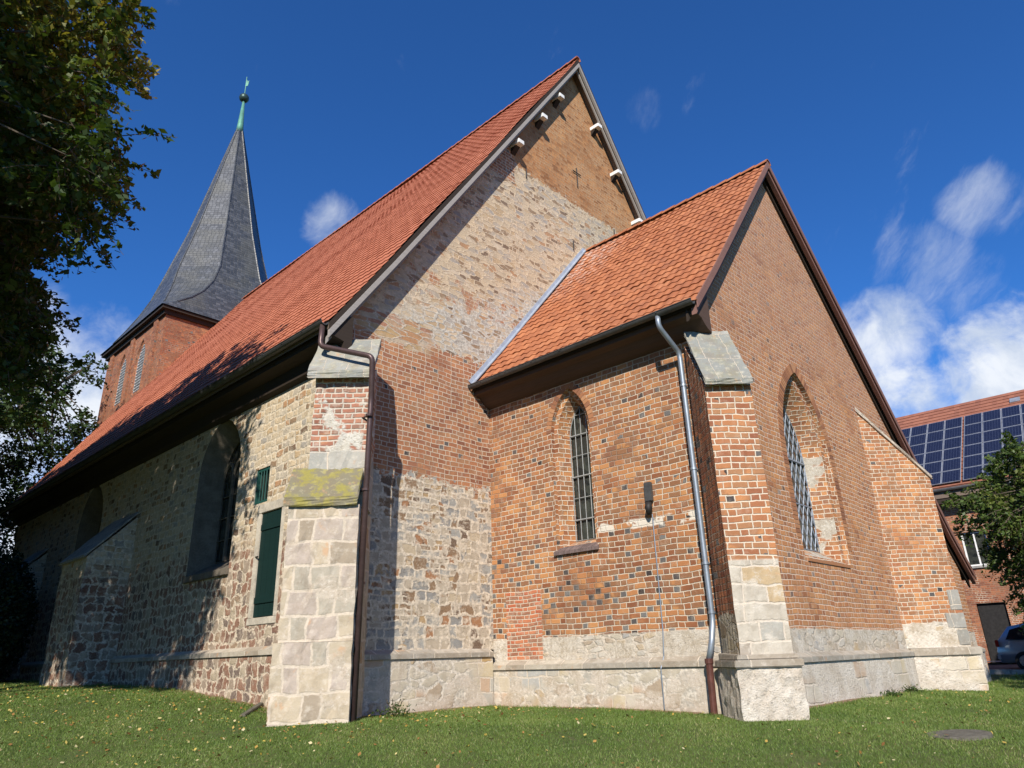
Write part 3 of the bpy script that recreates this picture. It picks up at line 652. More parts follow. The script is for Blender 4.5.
# chancel east wall (gable, extends north under the long slope)
AE = arch(4.02, 1.16, 2.62, 4.75, 6.66)
prof = [(0, .97), (CN, .97), (CN, 3.85), (13.1, 4.0), (4.12, 11.93), (-.02, 7.1), (0, 7.0)]
b = MB().poly([(0, .97), (CN, .97), (CN, 3.05), (13.1, 3.9), (4.12, 11.85), (0, 6.98)], [AE], lambda y, z: (0, y, z))
lab(b.build('chancel_east_wall', M['che'], church), 'tall brick gable wall with lattice window')
E1 = arch(4.02, 1.15, 2.63, 4.75, 6.65); E2 = arch(4.02, 1.02, 2.70, 4.75, 6.48); E3 = arch(4.02, .78, 2.92, 4.75, 6.12)
bars = []
for k in range(-14, 34):
    c = 1.5 + k * .44
    bars += [((3.2, c), (4.9, c + 1.7 * 2.0), .013), ((3.2, c + 3.4), (4.9, c), .013)]
bars += [((3.2, 4.8), (4.9, 4.8), .028), ((3.2, 3.85), (4.9, 3.85), .016)]
window('window', AE, [(E1, .10), (E2, .11), (E3, .48)], M['glass'], toE(0), [M['revplain'], M['revplain'], M['reveal']], bars, M['leadbar'], 'large pointed window with grey diamond lattice')
archring(AE, .22, toE(0), .3)
MB().prism([(.02, 2.95, 2.56), (.02, 5.1, 2.56), (.02, 5.1, 2.62), (.02, 2.95, 2.62)], (-.16, 0, 0)).build('window_sill', M['voussoir'], church)

# gable (east wall of nave)
b = MB().poly([(NS, 1.2), (0, 1.2), (0, 1.2), (0, 6.5), (NN, 6.5), (NN, 7.35), (4.065, 18.95), (NS, 7.35)], [], lambda y, z: (G0, y, z))
lab(b.build('nave_gable_wall', M['gable'], church), 'high stepped patchwork gable of fieldstone with brick apex')

# plinths and ledges
def plinth(name, P0, P1, nrm, ztop, mat, proud=.09, zb=-.6, ledge=.16):
    n_ = Vector((*nrm, 0)); a = Vector((*P0, 0)); e = Vector((*P1, 0)) - a
    MB().prism([a + n_ * proud + Vector((0, 0, zb)), a + n_ * proud + Vector((0, 0, ztop - ledge)), a + Vector((0, 0, ztop - ledge)) - n_ * .05, a - n_ * .05 + Vector((0, 0, zb))], e).build(name, mat, church)
    MB().prism([a + n_ * (proud + .035) + Vector((0, 0, ztop - ledge + .002)), a + n_ * (proud + .035) + Vector((0, 0, ztop - .07)), a + Vector((0, 0, ztop)) + n_ * .004, a - n_ * .05 + Vector((0, 0, ztop)), a - n_ * .05 + Vector((0, 0, ztop - ledge + .002))], e).build('ledge', M['ledge'], church, bevel=.006)
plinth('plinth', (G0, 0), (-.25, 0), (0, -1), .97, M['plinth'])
plinth('plinth', (0, .25), (0, CN + .1), (1, 0), .97, M['plinthe'], .11)
plinth('plinth', (G0, NS + .3), (G0, -.126), (1, 0), 1.22, M['plinth'], .10)
plinth('plinth', (-27.2, NS), (-6.1, NS), (0, -1), 1.36, M['nave'], .10)

# nave south wall with openings
W1 = arch(-10.1, 1.02, 2.93, 5.1, 6.38); W2 = arch(-18.6, 1.02, 3.1, 5.1, 6.38)
DO = [(-7.90, 1.87), (-7.10, 1.87), (-7.10, 3.85), (-7.90, 3.85)]; SW = [(-8.29, 4.07), (-7.73, 4.07), (-7.73, 4.80), (-8.29, 4.80)]
b = MB().poly([(-27.2, 1.3), (G0, 1.3), (G0, 7.2), (-27.2, 7.2)], [W1, W2, DO, SW], lambda x, z: (x, NS, z))
lab(b.build('nave_south_wall', M['nave'], church), 'reddish rubble wall under the low eaves')
for Wc, cx in ((W1, -10.1), (W2, -18.6)):
    I1 = arch(cx, .96, 3.0, 5.1, 6.30); I2 = arch(cx, .72, 3.22, 5.1, 6.02)
    bars = [((cx + q, 3), (cx + q, 5.2), .045) for q in (-.24, .24)] + [((cx - .9, z), (cx + .9, z), .012) for z in (3.7, 4.2, 4.7)]
    for q in (-.48, 0, .48):
        aa = arch(cx + q, .24, 5.0, 5.1, 5.5, 5)[2:]
        bars += [(aa[i], aa[i + 1], .035) for i in range(len(aa) - 1)]
    window('window', Wc, [(I1, .12), (I2, .5)], M['glass'], toS(NS), [M['revstone'], M['revstone']], bars, M['revstone'], 'shaded pointed window with stone tracery')
    MB().box((cx - 1.05, NS - .07, 2.78), (cx + 1.05, NS + .02, 2.92)).build('window_sill', M['revstone'], church, bevel=.01)
# green hatch door and little window
def rect_open(R, dep, mat): 
    to = toS(NS); MB().loft([to(u, z, 0) for u, z in R], [to(u, z, dep) for u, z in R]).build('reveal', mat, church)
rect_open(DO, .07, M['framestone']); rect_open(SW, .12, M['framestone'])
dr = MB()
for i in range(4): dr.box((-7.895 + i * .199, NS + .02, 1.88), (-7.895 + i * .199 + .192, NS + .06, 3.84))
dr = lab(dr.build('door', M['green'], church, bevel=.006), 'tall dark green boarded hatch')
for z_ in (2.12, 3.50): MB().box((-7.88, NS, z_), (-7.12, NS + .02, z_ + .12)).build('door_batten', M['green'], dr, bevel=.004)
MB().tube([(-7.92, NS - .03, 3.0), (-7.83, NS - .03, 3.0)], .015, 6).build('handle', M['iron'], dr)
b = MB(); b.box((-8.06, NS - .018, 1.74), (-6.98, NS + .03, 1.868)).box((-8.06, NS - .015, 3.852), (-6.98, NS + .03, 4.03)).box((-8.04, NS - .012, 1.868), (-7.902, NS + .03, 3.852)).box((-7.098, NS - .012, 1.868), (-6.98, NS + .03, 3.852))
b.build('door_surround', M['framestone'], church, bevel=.008)
wn = MB().box((-8.24, NS + .09, 4.12), (-7.78, NS + .10, 4.75)).build('window', M['glass'], church); lab(wn, 'small barred window in green frame')
MB().box((-8.29, NS + .02, 4.07), (-8.23, NS + .09, 4.80)).box((-7.79, NS + .02, 4.07), (-7.73, NS + .09, 4.80)).box((-8.23, NS + .02, 4.07), (-7.79, NS + .09, 4.13)).box((-8.23, NS + .02, 4.74), (-7.79, NS + .09, 4.80)).build('window_frame', M['greenl'], wn)
b = MB()
for x in (-8.12, -8.01, -7.90): b.tube([(x, NS + .03, 4.13), (x, NS + .03, 4.74)], .014, 6)
b.build('window_bars', M['greenl'], wn)

# buttresses -------------------------------------------------------------
D1 = Vector((1, -1, 0)).normalized(); T1 = Vector((1, 1, 0)).normalized(); ZZ = Vector((0, 0, 1))
def dia(c, dirn, tan): return lambda off, al, z: Vector(c) + dirn * off + tan * al + ZZ * z
def block(f, back, front, a0, a1, z0, z1, zb1=None):
    """box from wall to off=front; a0..a1 along; top may rise to zb1 at the back"""
    zb1 = z1 if zb1 is None else zb1
    vs = [f(back, a0, z0), f(front, a0, z0), f(front, a1, z0), f(back, a1, z0), f(back, a0, zb1), f(front, a0, z1), f(front, a1, z1), f(back, a1, zb1)]
    return vs, [(0, 3, 2, 1), (4, 5, 6, 7), (0, 1, 5, 4), (1, 2, 6, 5), (2, 3, 7, 6), (3, 0, 4, 7)]
def rough(o, amt, seg=10):
    """uneven old masonry edge: subdivide and jitter"""
    me = o.data; bm = bmesh.new(); bm.from_mesh(me); bmesh.ops.subdivide_edges(bm, edges=bm.edges, cuts=seg, use_grid_fill=True)
    for v in bm.verts: v.co += Vector((random.gauss(0, amt), random.gauss(0, amt), 0))
    bm.to_mesh(me); bm.free()
# nave corner buttress
f = dia((G0, NS, 0), D1, T1)
bt = MB().add(*block(f, -.2, .94, -.47, .66, 1.34, 3.42)).build('buttress', M['ashlar'], church); rough(bt, .010); lab(bt, 'stepped corner buttress with lichened caps')
o = MB().add(*block(f, -.15, .98, -.53, .665, -.6, 1.335)).build('buttress_base', M['ashlar'], bt); rough(o, .010)
o = MB().add(*block(f, -.1, .62, -.28, .69, 3.46, 5.80, 6.2)).build('buttress_upper', M['butnu'], bt); rough(o, .008)
def slabcap(f, b0, f0, a0, a1, zf, zb, th, mat, par):
    n_ = MB(); vs = [f(b0, a0, zb), f(f0, a0, zf), f(f0, a1, zf), f(b0, a1, zb)]
    vs2 = [v + ZZ * th for v in vs]; n_.add(vs + vs2, [(0, 3, 2, 1), (4, 5, 6, 7), (0, 1, 5, 4), (1, 2, 6, 5), (2, 3, 7, 6), (3, 0, 4, 7)])
    o_ = n_.build('cap', mat, par); rough(o_, .006, 5); return o_
slabcap(f, .60, 1.0, -.54, .64, 3.40, 3.98, .15, M['mossy'], bt)
slabcap(f, .05, .78, -.38, .76, 5.70, 6.62, .15, M['capgrey'], bt)
# chancel south-east buttress
f = dia((0, 0, 0), D1, T1)
bt = MB().add(*block(f, -.1, .72, -.32, .43, .97, 5.06, 6.1)).build('buttress', M['butse'], church); rough(bt, .004, 12); lab(bt, 'slim brick corner buttress with grey slab cap')
me = bt.data; me.materials.append(M['butside'])
for p in me.polygons:
    if p.normal.dot(-T1) > .9: p.material_index = 1
o = MB().add(*block(f, -.1, .84, -.44, .47, -.6, .80)).build('buttress_base', M['plinthe'], bt); rough(o, .008)
MB().add(*block(f, -.1, .885, -.47, .50, .802, .90)).add(*block(f, -.1, .80, -.40, .47, .902, .968, 1.0)).build('ledge', M['ledge'], bt, bevel=.012)
slabcap(f, .03, .84, -.33, .44, 5.02, 6.24, .09, M['capgrey'], bt)
# chancel north-east buttress
D2 = Vector((1, 1, 0)).normalized(); T2 = Vector((1, -1, 0)).normalized(); f = dia((0, 8.12, 0), D2, T2)
bt = MB().add(*block(f, -.35, 1.16, -.30, .30, .97, 4.85, 6.62)).build('buttress', M['butne'], church); rough(bt, .004, 12); lab(bt, 'orange brick buttress with sloping lime coping')
o = MB().add(*block(f, -.3, 1.27, -.40, .40, -.6, .80)).build('buttress_base', M['plinthe'], bt); rough(o, .006)
MB().add(*block(f, -.3, 1.31, -.44, .44, .802, .965)).build('ledge', M['ledge'], bt, bevel=.012)
slabcap(f, -.34, 1.20, -.35, .35, 4.80, 6.60, .09, M['coping'], bt)
b = MB()
for k, z in enumerate((1.0, 1.36, 1.75)): b.add(*block(f, 1.16 - (.42 if k % 2 else .26), 1.175, -.315, .315, z + .01, z + (.34 if k < 2 else .46)))
b.build('quoin', M['stone'], bt, bevel=.012)
# west buttress of nave wall
fw = lambda off, al, z: Vector((-15.6 + al, NS - off, z))
bt = MB().add(*block(fw, -.1, 1.05, -.95, .95, 0, 3.7, 4.9)).build('buttress', M['nave'], church); rough(bt, .012); lab(bt, 'broad shaded wall buttress with sloping top')
slabcap(fw, -.05, 1.12, -.98, .98, 3.66, 4.94, .06, M['stone'], bt)
fw2 = lambda off, al, z: Vector((-23.4 + al, NS - off, z))
bt = MB().add(*block(fw2, -.1, 1.05, -.9, .9, 0, 3.7, 4.9)).build('buttress', M['nave'], church); rough(bt, .012); lab(bt, 'broad shaded wall buttress with sloping top')
slabcap(fw2, -.05, 1.12, -.93, .93, 3.66, 4.94, .06, M['stone'], bt)

# roofs -----------------------------------------------------------------
def tileroof(name, x0, x1, prof, tw, th, amp, lip, mat, nu=5, label=None):
    """prof: list of (Y,z) from ridge to eave; real pantile relief"""
    P = [Vector((0, y, z)) for y, z in prof]; L = [0]
    for i in range(1, len(P)): L.append(L[-1] + (P[i] - P[i - 1]).length)
    def at(s):
        for i in range(1, len(P)):
            if s <= L[i] or i == len(P) - 1:
                t = (s - L[i - 1]) / (L[i] - L[i - 1]); e = (P[i] - P[i - 1]).normalized(); n = Vector((1, 0, 0)).cross(e)
                if n.z < 0: n = -n
                return P[i - 1].lerp(P[i], t), n
    nc = int(round((x1 - x0) / tw)); nr = int(round(L[-1] / th)); tw = (x1 - x0) / nc; th = L[-1] / nr
    V = []; UV = []; F = []
    shape = [.0, .55, 1.0, .75, .15, 0][:nu + 1] if nu == 5 else [0, 1.0, .1]
    ncol = nc * nu + 1; us = np.array([x0 + tw * (i / nu) for i in range(ncol)]); wv = np.array([shape[i % nu] for i in range(ncol)]) * amp
    ti = np.minimum(np.arange(ncol) // nu, nc - 1)
    for r in range(nr):
        jit = rng.normal(0, .0015 if nu == 2 else .0035, nc)[ti]; sag = rng.normal(0, .006, nc)[ti]
        for k, (s, h) in enumerate(((r * th, .0), ((r + 1) * th + .015, lip), ((r + 1) * th + .012, -.004))):
            p, n = at(min(s, L[-1] + .02))
            hh = wv + h + jit; base = len(V)
            if k == 0: hh = wv + jit - .004
            for i in range(ncol):
                q = p + n * (float(hh[i]) + .022 * math.sin(us[i] * .55 + s * .5) * math.sin(s * .6 + 1) - .012 * math.sin(us[i] * 1.3 + s)); V.append((float(us[i]), q.y + (sag[i] * .0), q.z)); UV.append((float(us[i]), r * th + (.01, .97 * th, .985 * th)[k]))
        a = r * 3 * ncol
        for k in range(2):
            for i in range(ncol - 1): F.append((a + k * ncol + i, a + k * ncol + i + 1, a + (k + 1) * ncol + i + 1, a + (k + 1) * ncol + i))
    m = MB(); m.v = V; m.f = F
    o = m.build(name, mat, church, uvs=UV, outward=False)
    if label: o['label'] = label
    return o
def slab(name, x0, x1, prof, th, mat, par, top=-.06):
    P = [(x0, y, z + top) for y, z in prof] + [(x0, y, z - th) for y, z in prof[::-1]]
    return MB().prism(P, (x1 - x0, 0, 0)).build(name, mat, par)
PN = [(4.065, 19.28), (-3.0, 8.95), (-4.42, 6.93)]; PNn = [(4.065, 19.28), (11.13, 8.95), (12.55, 6.93)]
PC = [(4.12, 12.13), (.45, 7.80), (-.52, 6.70)]; PCn = [(4.12, 12.13), (13.1, 4.15), (14.75, 2.95)]
XN0, XN1 = -27.9, -5.07
ro = tileroof('nave_roof', XN0, XN1, PN, .22, .28, .012, .014, M['tileN'], 2, 'long steep red tiled roof reaching to the tower'); slab('roof_boarding', XN0, XN1 - .02, PN, .17, M['woodmid'], ro)
ro2 = tileroof('nave_roof', XN0, XN1, PNn, .22, .28, .012, .014, M['tileN'], 2); slab('roof_boarding', XN0, XN1 - .02, PNn, .17, M['woodmid'], ro2)
rc = tileroof('chancel_roof', G0, .26, PC, .20, .272, .020, .015, M['tileC'], 5, 'lower orange pantile roof with whitish stain near the gable'); slab('roof_boarding', G0, .2, PC, .12, M['wooddark'], rc)
rc2 = tileroof('chancel_roof', G0, .26, PCn, .215, .305, .026, .018, M['tileC'], 5); slab('roof_boarding', G0, .2, PCn, .12, M['wooddark'], rc2)
def ridge(x0, x1, y, z, r, mat, par, L=.38):
    b = MB(); x = x0; i = 0
    while x < x1 - .05:
        e = min(x + L + .04, x1); n = 8; ra, rb = r * .93, r * 1.08
        vs = []
        for (xx, rr, dz) in ((x, ra, 0), (e, rb, .008)):
            for k in range(n + 1): th = math.pi * k / n; vs.append((xx, y + rr * math.cos(th) * 1.05, z - .07 + dz + rr * math.sin(th)))
        for (xx, rr, dz) in ((x, ra - .02, 0), (e, rb - .02, .008)):
            for k in range(n + 1): th = math.pi * k / n; vs.append((xx, y + rr * math.cos(th) * 1.05, z - .07 + dz + rr * math.sin(th)))
        m = n + 1; fs = [(k, k + 1, m + k + 1, m + k) for k in range(n)] + [(m + k, m + k + 1, 3 * m + k + 1, 3 * m + k) for k in range(n)] + [(2 * m + k + 1, 2 * m + k, 3 * m + k, 3 * m + k + 1) for k in range(n)]
        b.add(vs, fs); x += L
    return b.build('ridge_tiles', mat, par)
ridge(XN0, XN1 + .02, 4.065, 19.30, .12, M['tileN'], ro); ridge(G0, .28, 4.12, 12.15, .115, M['tileC'], rc)
# verge boards
def rake(prof, x, tx, top, dep, mat, par, name='verge_board'):
    P = [(x, y, z + top) for y, z in prof] + [(x, y, z + top - dep) for y, z in prof[::-1]]
    return MB().prism(P, (tx, 0, 0)).build(name, mat, par, bevel=.006)
for PP, R_ in ((PN, ro), (PNn, ro2)):
    rake(PP, XN1 - .015, .035, -.04, .16, M['wooddark'], R_); rake(PP, XN1 - .04, .075, -.19, .17, M['woodgrey'], R_); rake(PP, XN1 - .12, .05, -.32, .14, M['woodgrey'], R_)
for PP, R_ in ((PC, rc), (PCn, rc2)):
    rake(PP, .235, .03, .045, .20, M['woodred'], R_); rake(PP, .12, .10, -.12, .14, M['woodred'], R_)
    rake(PP, .004, .05, -.125, .22, M['wooddark'], R_)
# purlin ends (white caps) under the nave verge
for (y, z) in ((3.08, 17.11), (2.2, 15.78), (1.11, 14.22), (5.0, 17.13), (5.92, 15.80), (6.9, 14.38)):
    MB().box((G0 - .1, y - .11, z - .075), (G0 + .34, y + .11, z + .06)).build('purlin_end', M['white'], church, bevel=.01)
    MB().prism([(G0, y - .08, z - .26), (G0 + .2, y - .08, z - .084), (G0, y - .08, z - .084)], (0, .16, 0)).build('purlin_shadow', M['wooddark'], church)  # dark wedge added for the shadow beneath each purlin end
# wall anchors on gable
for (y, z, cr) in ((3.95, 14.7, True), (3.53, 12.1, False), (1.6, 13.6, False), (5.7, 13.5, False)):
    h_ = .34 if cr else .14; b = MB().tube([(G0 + .03, y, z - h_), (G0 + .03, y, z + h_)], .018, 6)
    if cr: b.tube([(G0 + .03, y - .18, z + .16), (G0 + .03, y + .18, z + .16)], .016, 6)
    b.build('wall_anchor', M['iron'], church)
# eaves: cornice boards
MB().prism([(-27.2, NS - .42, 6.80), (-27.2, NS - .42, 6.66), (-27.2, NS - .16, 6.60), (-27.2, NS - .12, 6.36), (-27.2, NS + .02, 6.30), (-27.2, NS + .02, 7.2)], (27.2 + G0 + .33, 0, 0)).build('eaves_cornice', M['wooddark'], church)
MB().prism([(G0 + .01, -.47, 6.60), (G0 + .01, -.47, 6.50), (G0 + .01, -.30, 6.46), (G0 + .01, -.20, 6.36), (G0 + .01, -.10, 6.30), (G0 + .01, .02, 6.26), (G0 + .01, .02, 7.1)], (-G0 - .03 + .2, 0, 0)).build('eaves_cornice', M['woodeave'], church)
for x in np.arange(-26.5, -5.5, 1.1): pass
def gutter(x0, x1, y, z, r, mat):
    n = 8; sec = [(y + r * math.cos(math.pi + math.pi * k / n), z + r * math.sin(math.pi + math.pi * k / n)) for k in range(n + 1)]
    sec2 = [(y + (r - .012) * math.cos(math.pi + math.pi * k / n), z + (r - .012) * math.sin(math.pi + math.pi * k / n)) for k in range(n, -1, -1)]
    o = MB().prism([(x0, a, b_) for a, b_ in sec + sec2], (x1 - x0, 0, 0)).build('gutter', mat, church)
    b = MB().tube([(x0, y - r, z + .004), (x1, y - r, z + .004)], .012, 6)
    x = x0 + .4
    while x < x1: b.box((x - .012, y - r - .012, z - .02), (x + .012, y + r + .03, z + .016)); x += .75
    b.build('gutter_bracket', mat, o); return o
gutter(XN0, XN1 - .02, -4.50, 6.90, .085, M['zincdark']); gutter(G0 + .02, .22, -.60, 6.68, .075, M['zincdark'])
# downpipes
def bendpipe(name, pts, r, mat, par, n=12, k=5, rad=.10):
    P = [Vector(p) for p in pts]; out = [P[0]]
    for i in range(1, len(P) - 1):
        a = (P[i - 1] - P[i]).normalized(); c = (P[i + 1] - P[i]).normalized(); rr = min(rad, (P[i - 1] - P[i]).length * .45, (P[i + 1] - P[i]).length * .45)
        A, B_ = P[i] + a * rr, P[i] + c * rr
        for j in range(k + 1): t = j / k; out.append(A.lerp(P[i], t).lerp(P[i].lerp(B_, t), t))
    out.append(P[-1]); return MB().tube(out, r, n).build(name, mat, par, smooth=True)
fn_ = dia((G0, NS, 0), D1, T1)
pd = bendpipe('downpipe', [(-5.16, -4.50, 6.86), (-5.16, -4.52, 6.40), tuple(fn_(.90, .76, 6.04)), tuple(fn_(.70, .735, 5.3)), tuple(fn_(.84, .705, .05))], .05, M['brownpipe'], church); lab(pd, 'brown downpipe beside the corner buttress')
for z in (5.0, 3.7, 2.2):
    q = fn_(.75, .72, z); MB().tube([q - ZZ * .02, q + ZZ * .02], .062, 12).prism([q + T1 * -.02 - ZZ * .01, q + T1 * .02 - ZZ * .01, q + T1 * .02 + ZZ * .01, q - T1 * .02 + ZZ * .01], -T1 * .2 - D1 * .2).build('pipe_clip', M['brownpipe'], pd)
pc = bendpipe('downpipe', [(-.50, -.60, 6.62), (-.50, -.60, 6.42), (-.42, -.13, 6.02), (-.42, -.13, 1.46), (-.42, -.24, 1.16), (-.50, -.25, .90)], .047, M['zinc'], church); lab(pc, 'grey zinc downpipe ending in a brown foot')
o = MB().tube([(-.50, -.25, .93), (-.50, -.25, .86), (-.50, -.25, .85), (-.52, -.25, .05)], [.066, .066, .055, .055], 12).build('pipe_foot', M['rustpipe'], pc, smooth=False)
for z in (5.4, 3.9, 2.35, 1.6): MB().tube([(-.42, -.13, z - .02), (-.42, -.13, z + .02)], .058, 12).box((-.43, -.12, z - .01), (-.41, .05, z + .01)).build('pipe_clip', M['zinc'], pc)
# lead flashing where the chancel roof meets the gable
n_ = Vector((0, -1.1, .93)).normalized(); b = MB()
for (a, c_) in zip(PC[:-1], PC[1:]):
    A = Vector((G0, a[0], a[1])); B_ = Vector((G0, c_[0], c_[1])); e = (B_ - A).normalized(); n1_ = Vector((1, 0, 0)).cross(e); n1_ = n1_ if n1_.z > 0 else -n1_
    b.prism([A + n1_ * .02, A + n1_ * .16, A + n1_ * .16 + Vector((.015, 0, 0)), A + n1_ * .085 + Vector((.03, 0, 0)), A + n1_ * .075 + Vector((.11, 0, 0)), A + n1_ * .055 + Vector((.11, 0, 0))], B_ - A)
b.build('flashing', M['lead'], church)
# lamp and cable on the south wall
lp = MB().box((-1.47, -.09, 3.52), (-1.33, -.01, 3.86)).build('wall_lamp', M['zincdark'], church, bevel=.01)
MB().tube([(-1.40, -.08, 3.50), (-1.40, -.10, 3.40), (-1.40, -.10, 3.28)], [.05, .07, .03], 10).build('lamp_head', M['iron'], lp, smooth=True)
MB().tube([(-1.38, -.03, 3.30), (-1.40, -.03, 1.4), (-1.42, -.05, .98), (-1.44, -.14, .8), (-1.46, -.12, .2)], .010, 6).build('cable', M['zinc'], lp)

# nave west gable and far walls (so the body is closed from the side)
MB().poly([(NS, -.3), (NN, -.3), (NN, 7.2), (4.065, 18.95), (NS, 7.2)], [], lambda y, z: (-27.2, y, z)).build('nave_west_wall', M['nave'], church)
MB().poly([(-27.2, -.3), (G0, -.3), (G0, 7.2), (-27.2, 7.2)], [], lambda x, z: (x, NN, z)).build('nave_north_wall', M['nave'], church)
MB().poly([(G0, -.3), (0, -.3), (0, 3.05), (G0, 3.05)], [], lambda x, z: (x, CN, z)).build('chancel_north_wall', M['che'], church)

# tower -------------------------------------------------------------------
TX, TY, TW = -31.3, 4.05, 3.85
TS = TY - TW
t1 = arch(-30.1, .62, 13.6, 15.3, 16.5); t2 = arch(-32.6, .62, 13.6, 15.3, 16.5)
b = MB().poly([(TX - TW, -.2), (TX + TW, -.2), (TX + TW, 17.3), (TX - TW, 17.3)], [t1, t2], lambda x, z: (x, TS, z))
b.poly([(TS, -.2), (TY + TW, -.2), (TY + TW, 17.3), (TS, 17.3)], [], lambda y, z: (TX + TW, y, z))
b.poly([(TS, -.2), (TY + TW, -.2), (TY + TW, 17.3), (TS, 17.3)], [], lambda y, z: (TX - TW, y, z))
b.poly([(TX - TW, -.2), (TX + TW, -.2), (TX + TW, 17.3), (TX - TW, 17.3)], [], lambda x, z: (x, TY + TW, z))
tw = b.build('tower_wall', M['tower'], church)
louv = simple('grey_louvre', (.55, .55, .53), .8)
for A_ , cx in ((t1, -30.1), (t2, -32.6)):
    i1 = arch(cx, .52, 13.7, 15.3, 16.3)
    rt_ = window('belfry_window', A_, [(arch(cx, .60, 13.62, 15.3, 16.47), .08), (i1, .16)], M['glass'], toS(TS), [M['tower'], M['tower']], [((cx - .5, z), (cx + .5, z), .05) for z in np.arange(13.8, 16.3, .16)], louv, parent=tw)
b = MB()
for (cx) in (-34.3, -31.35, -28.4): b.box((cx - .22, TS - .10, 8), (cx + .22, TS, 16.9))
b.build('pilaster', M['tower'], tw)
# spire
ang = lambda k, dl: math.radians(45 * (k // 1)) 
levels = [(17.25, 0, 5.95), (17.75, 3.5, 5.20), (18.35, 8, 4.50), (19.1, 13, 3.85), (20.0, 18, 3.32), (21.2, 22, 2.90), (24.4, 22.5, 2.0), (28.5, 22.5, 1.08), (32.7, 22.5, .15)]
b = MB(); rings = []
for z, da, R in levels:
    ring = []
    for q in range(4):
        for s in (-1, 1):
            a = math.radians(45 + 90 * q + s * max(da, .3)); ring.append(Vector((TX + R * math.cos(a), TY + R * math.sin(a), z)))
    rings.append(ring)
for i in range(len(rings) - 1): b.loft(rings[i], rings[i + 1])
sp = b.build('spire', M['slate'], church)
bb = MB()
for i in range(8): bb.tube([r[i] + Vector((0, 0, .01)) for r in rings[1:]], .045, 5)
bb.build('spire_ridge_slates', M['slate'], sp)
MB().prism([(TX - 4.15, TY - 4.15, 17.10), (TX + 4.15, TY - 4.15, 17.10), (TX + 4.15, TY + 4.15, 17.10), (TX - 4.15, TY + 4.15, 17.10)], (0, 0, .14)).prism([(TX - 3.98, TY - 3.98, 16.9), (TX + 3.98, TY - 3.98, 16.9), (TX + 3.98, TY + 3.98, 16.9), (TX - 3.98, TY + 3.98, 16.9)], (0, 0, .198)).build('spire_eaves', M['wooddark'], sp)
fn = MB().tube([(TX, TY, 32.4), (TX, TY, 32.9), (TX, TY, 34.9)], [.24, .19, .07], 12).build('finial', M['copper'], sp, smooth=True)
b = MB(); b.tube([(TX, TY, 34.85 + .3 * (1 - math.cos(math.pi * i / 8))) for i in range(9)], [.02 + .29 * math.sin(math.pi * i / 8) for i in range(9)], 14); b.build('finial_ball', M['copperdark'], fn, smooth=True)
b = MB().tube([(TX, TY, 35.4), (TX, TY, 36.9)], .028, 6); a_ = Vector((.6, .55, 0)).normalized()
b.prism([Vector((TX, TY, 36.1)), Vector((TX, TY, 36.1)) + a_ * .14 + ZZ * .05, Vector((TX, TY, 36.1)) + a_ * .20 + ZZ * .5, Vector((TX, TY, 36.5)) + a_ * .12, Vector((TX, TY, 36.7))], (.02, -.02, 0)); b.build('weather_vane', M['copper'], fn)

# ------------------------------------------------------------------ neighbouring house with solar roof
HY, HX0, HX1 = 27.4, -14, 13
house = thing('house', 'red brick building with solar panels across its tiled roof, behind the church', 'house', (0, HY, float(gz(0, HY))))
hz0 = float(gz(0, HY))
def L(x, y, z): return (x, y - HY, z - hz0)
wins = [(x, z, .5, 1.5) for z in (1.3, 4.3) for x in (-11, -8, -5, 1.1, 4.2, 7.3, 10.4)] + [(-2.0, 4.3, .5, 1.5)]
holes = [[(x - w_, z), (x + w_, z), (x + w_, z + h_), (x - w_, z + h_)] for x, z, w_, h_ in wins] + [[(-2.55, 0.25), (-1.45, .25), (-1.45, 2.7), (-2.55, 2.7)]]
b = MB().poly([(HX0, 0.0), (HX1, 0.0), (HX1, 7.6), (HX0, 7.6)], holes, lambda x, z: L(x, HY, z))
hp = [(HY, 0), (HY + 10, 0), (HY + 10, 7.6), (HY + 5, 12.9), (HY, 7.6)]
for xx in (HX0, HX1): b.poly(hp, [], lambda y, z, xx=xx: L(xx, y, z))
b.poly([(HX0, 0.0), (HX1, 0.0), (HX1, 7.6), (HX0, 7.6)], [], lambda x, z: L(x, HY + 10, z)); b.build('wall', M['brickred'], house)
for x, z, w_, h_ in wins:
    fr = MB().box(L(x - w_, HY + .10, z), L(x - w_ + .07, HY + .16, z + h_)).box(L(x + w_ - .07, HY + .10, z), L(x + w_, HY + .16, z + h_)).box(L(x - w_ + .07, HY + .10, z), L(x + w_ - .07, HY + .16, z + .07)).box(L(x - w_ + .07, HY + .10, z + h_ - .07), L(x + w_ - .07, HY + .16, z + h_)).box(L(x - .03, HY + .11, z + .07), L(x + .03, HY + .15, z + h_ - .07)).build('window', M['white'], house)
    MB().poly([(x - w_, z), (x + w_, z), (x + w_, z + h_), (x - w_, z + h_)], [], lambda u, v: L(u, HY + .14, v)).build('pane', M['glass'], fr)
    MB().box(L(x - w_ - .1, HY - .08, z - .1), L(x + w_ + .1, HY + .1, z - .003)).build('sill', M['kerb'], fr)
dr = MB().box(L(-2.55, HY + .12, .25), L(-1.45, HY + .18, 2.7)).build('door', M['iron'], house); MB().tube([L(-1.62, HY + .08, 1.3), L(-1.62, HY + .08, 1.5)], .02, 6).build('handle', M['alu'], dr)
for i in range(3): MB().box(L(-2.8, HY - .9 + i * .3, .1), L(-1.2, HY - .003, .25 + i * .13 - .0)).build('step', M['kerb'], house) if i == 0 else None
EV, RG = (HY - .6, 7.85), (HY + 5, 13.15)
sl = Vector((0, RG[0] - EV[0], RG[1] - EV[1])); sL = sl.length; se = sl.normalized(); sn = Vector((0, -se.z, se.y))
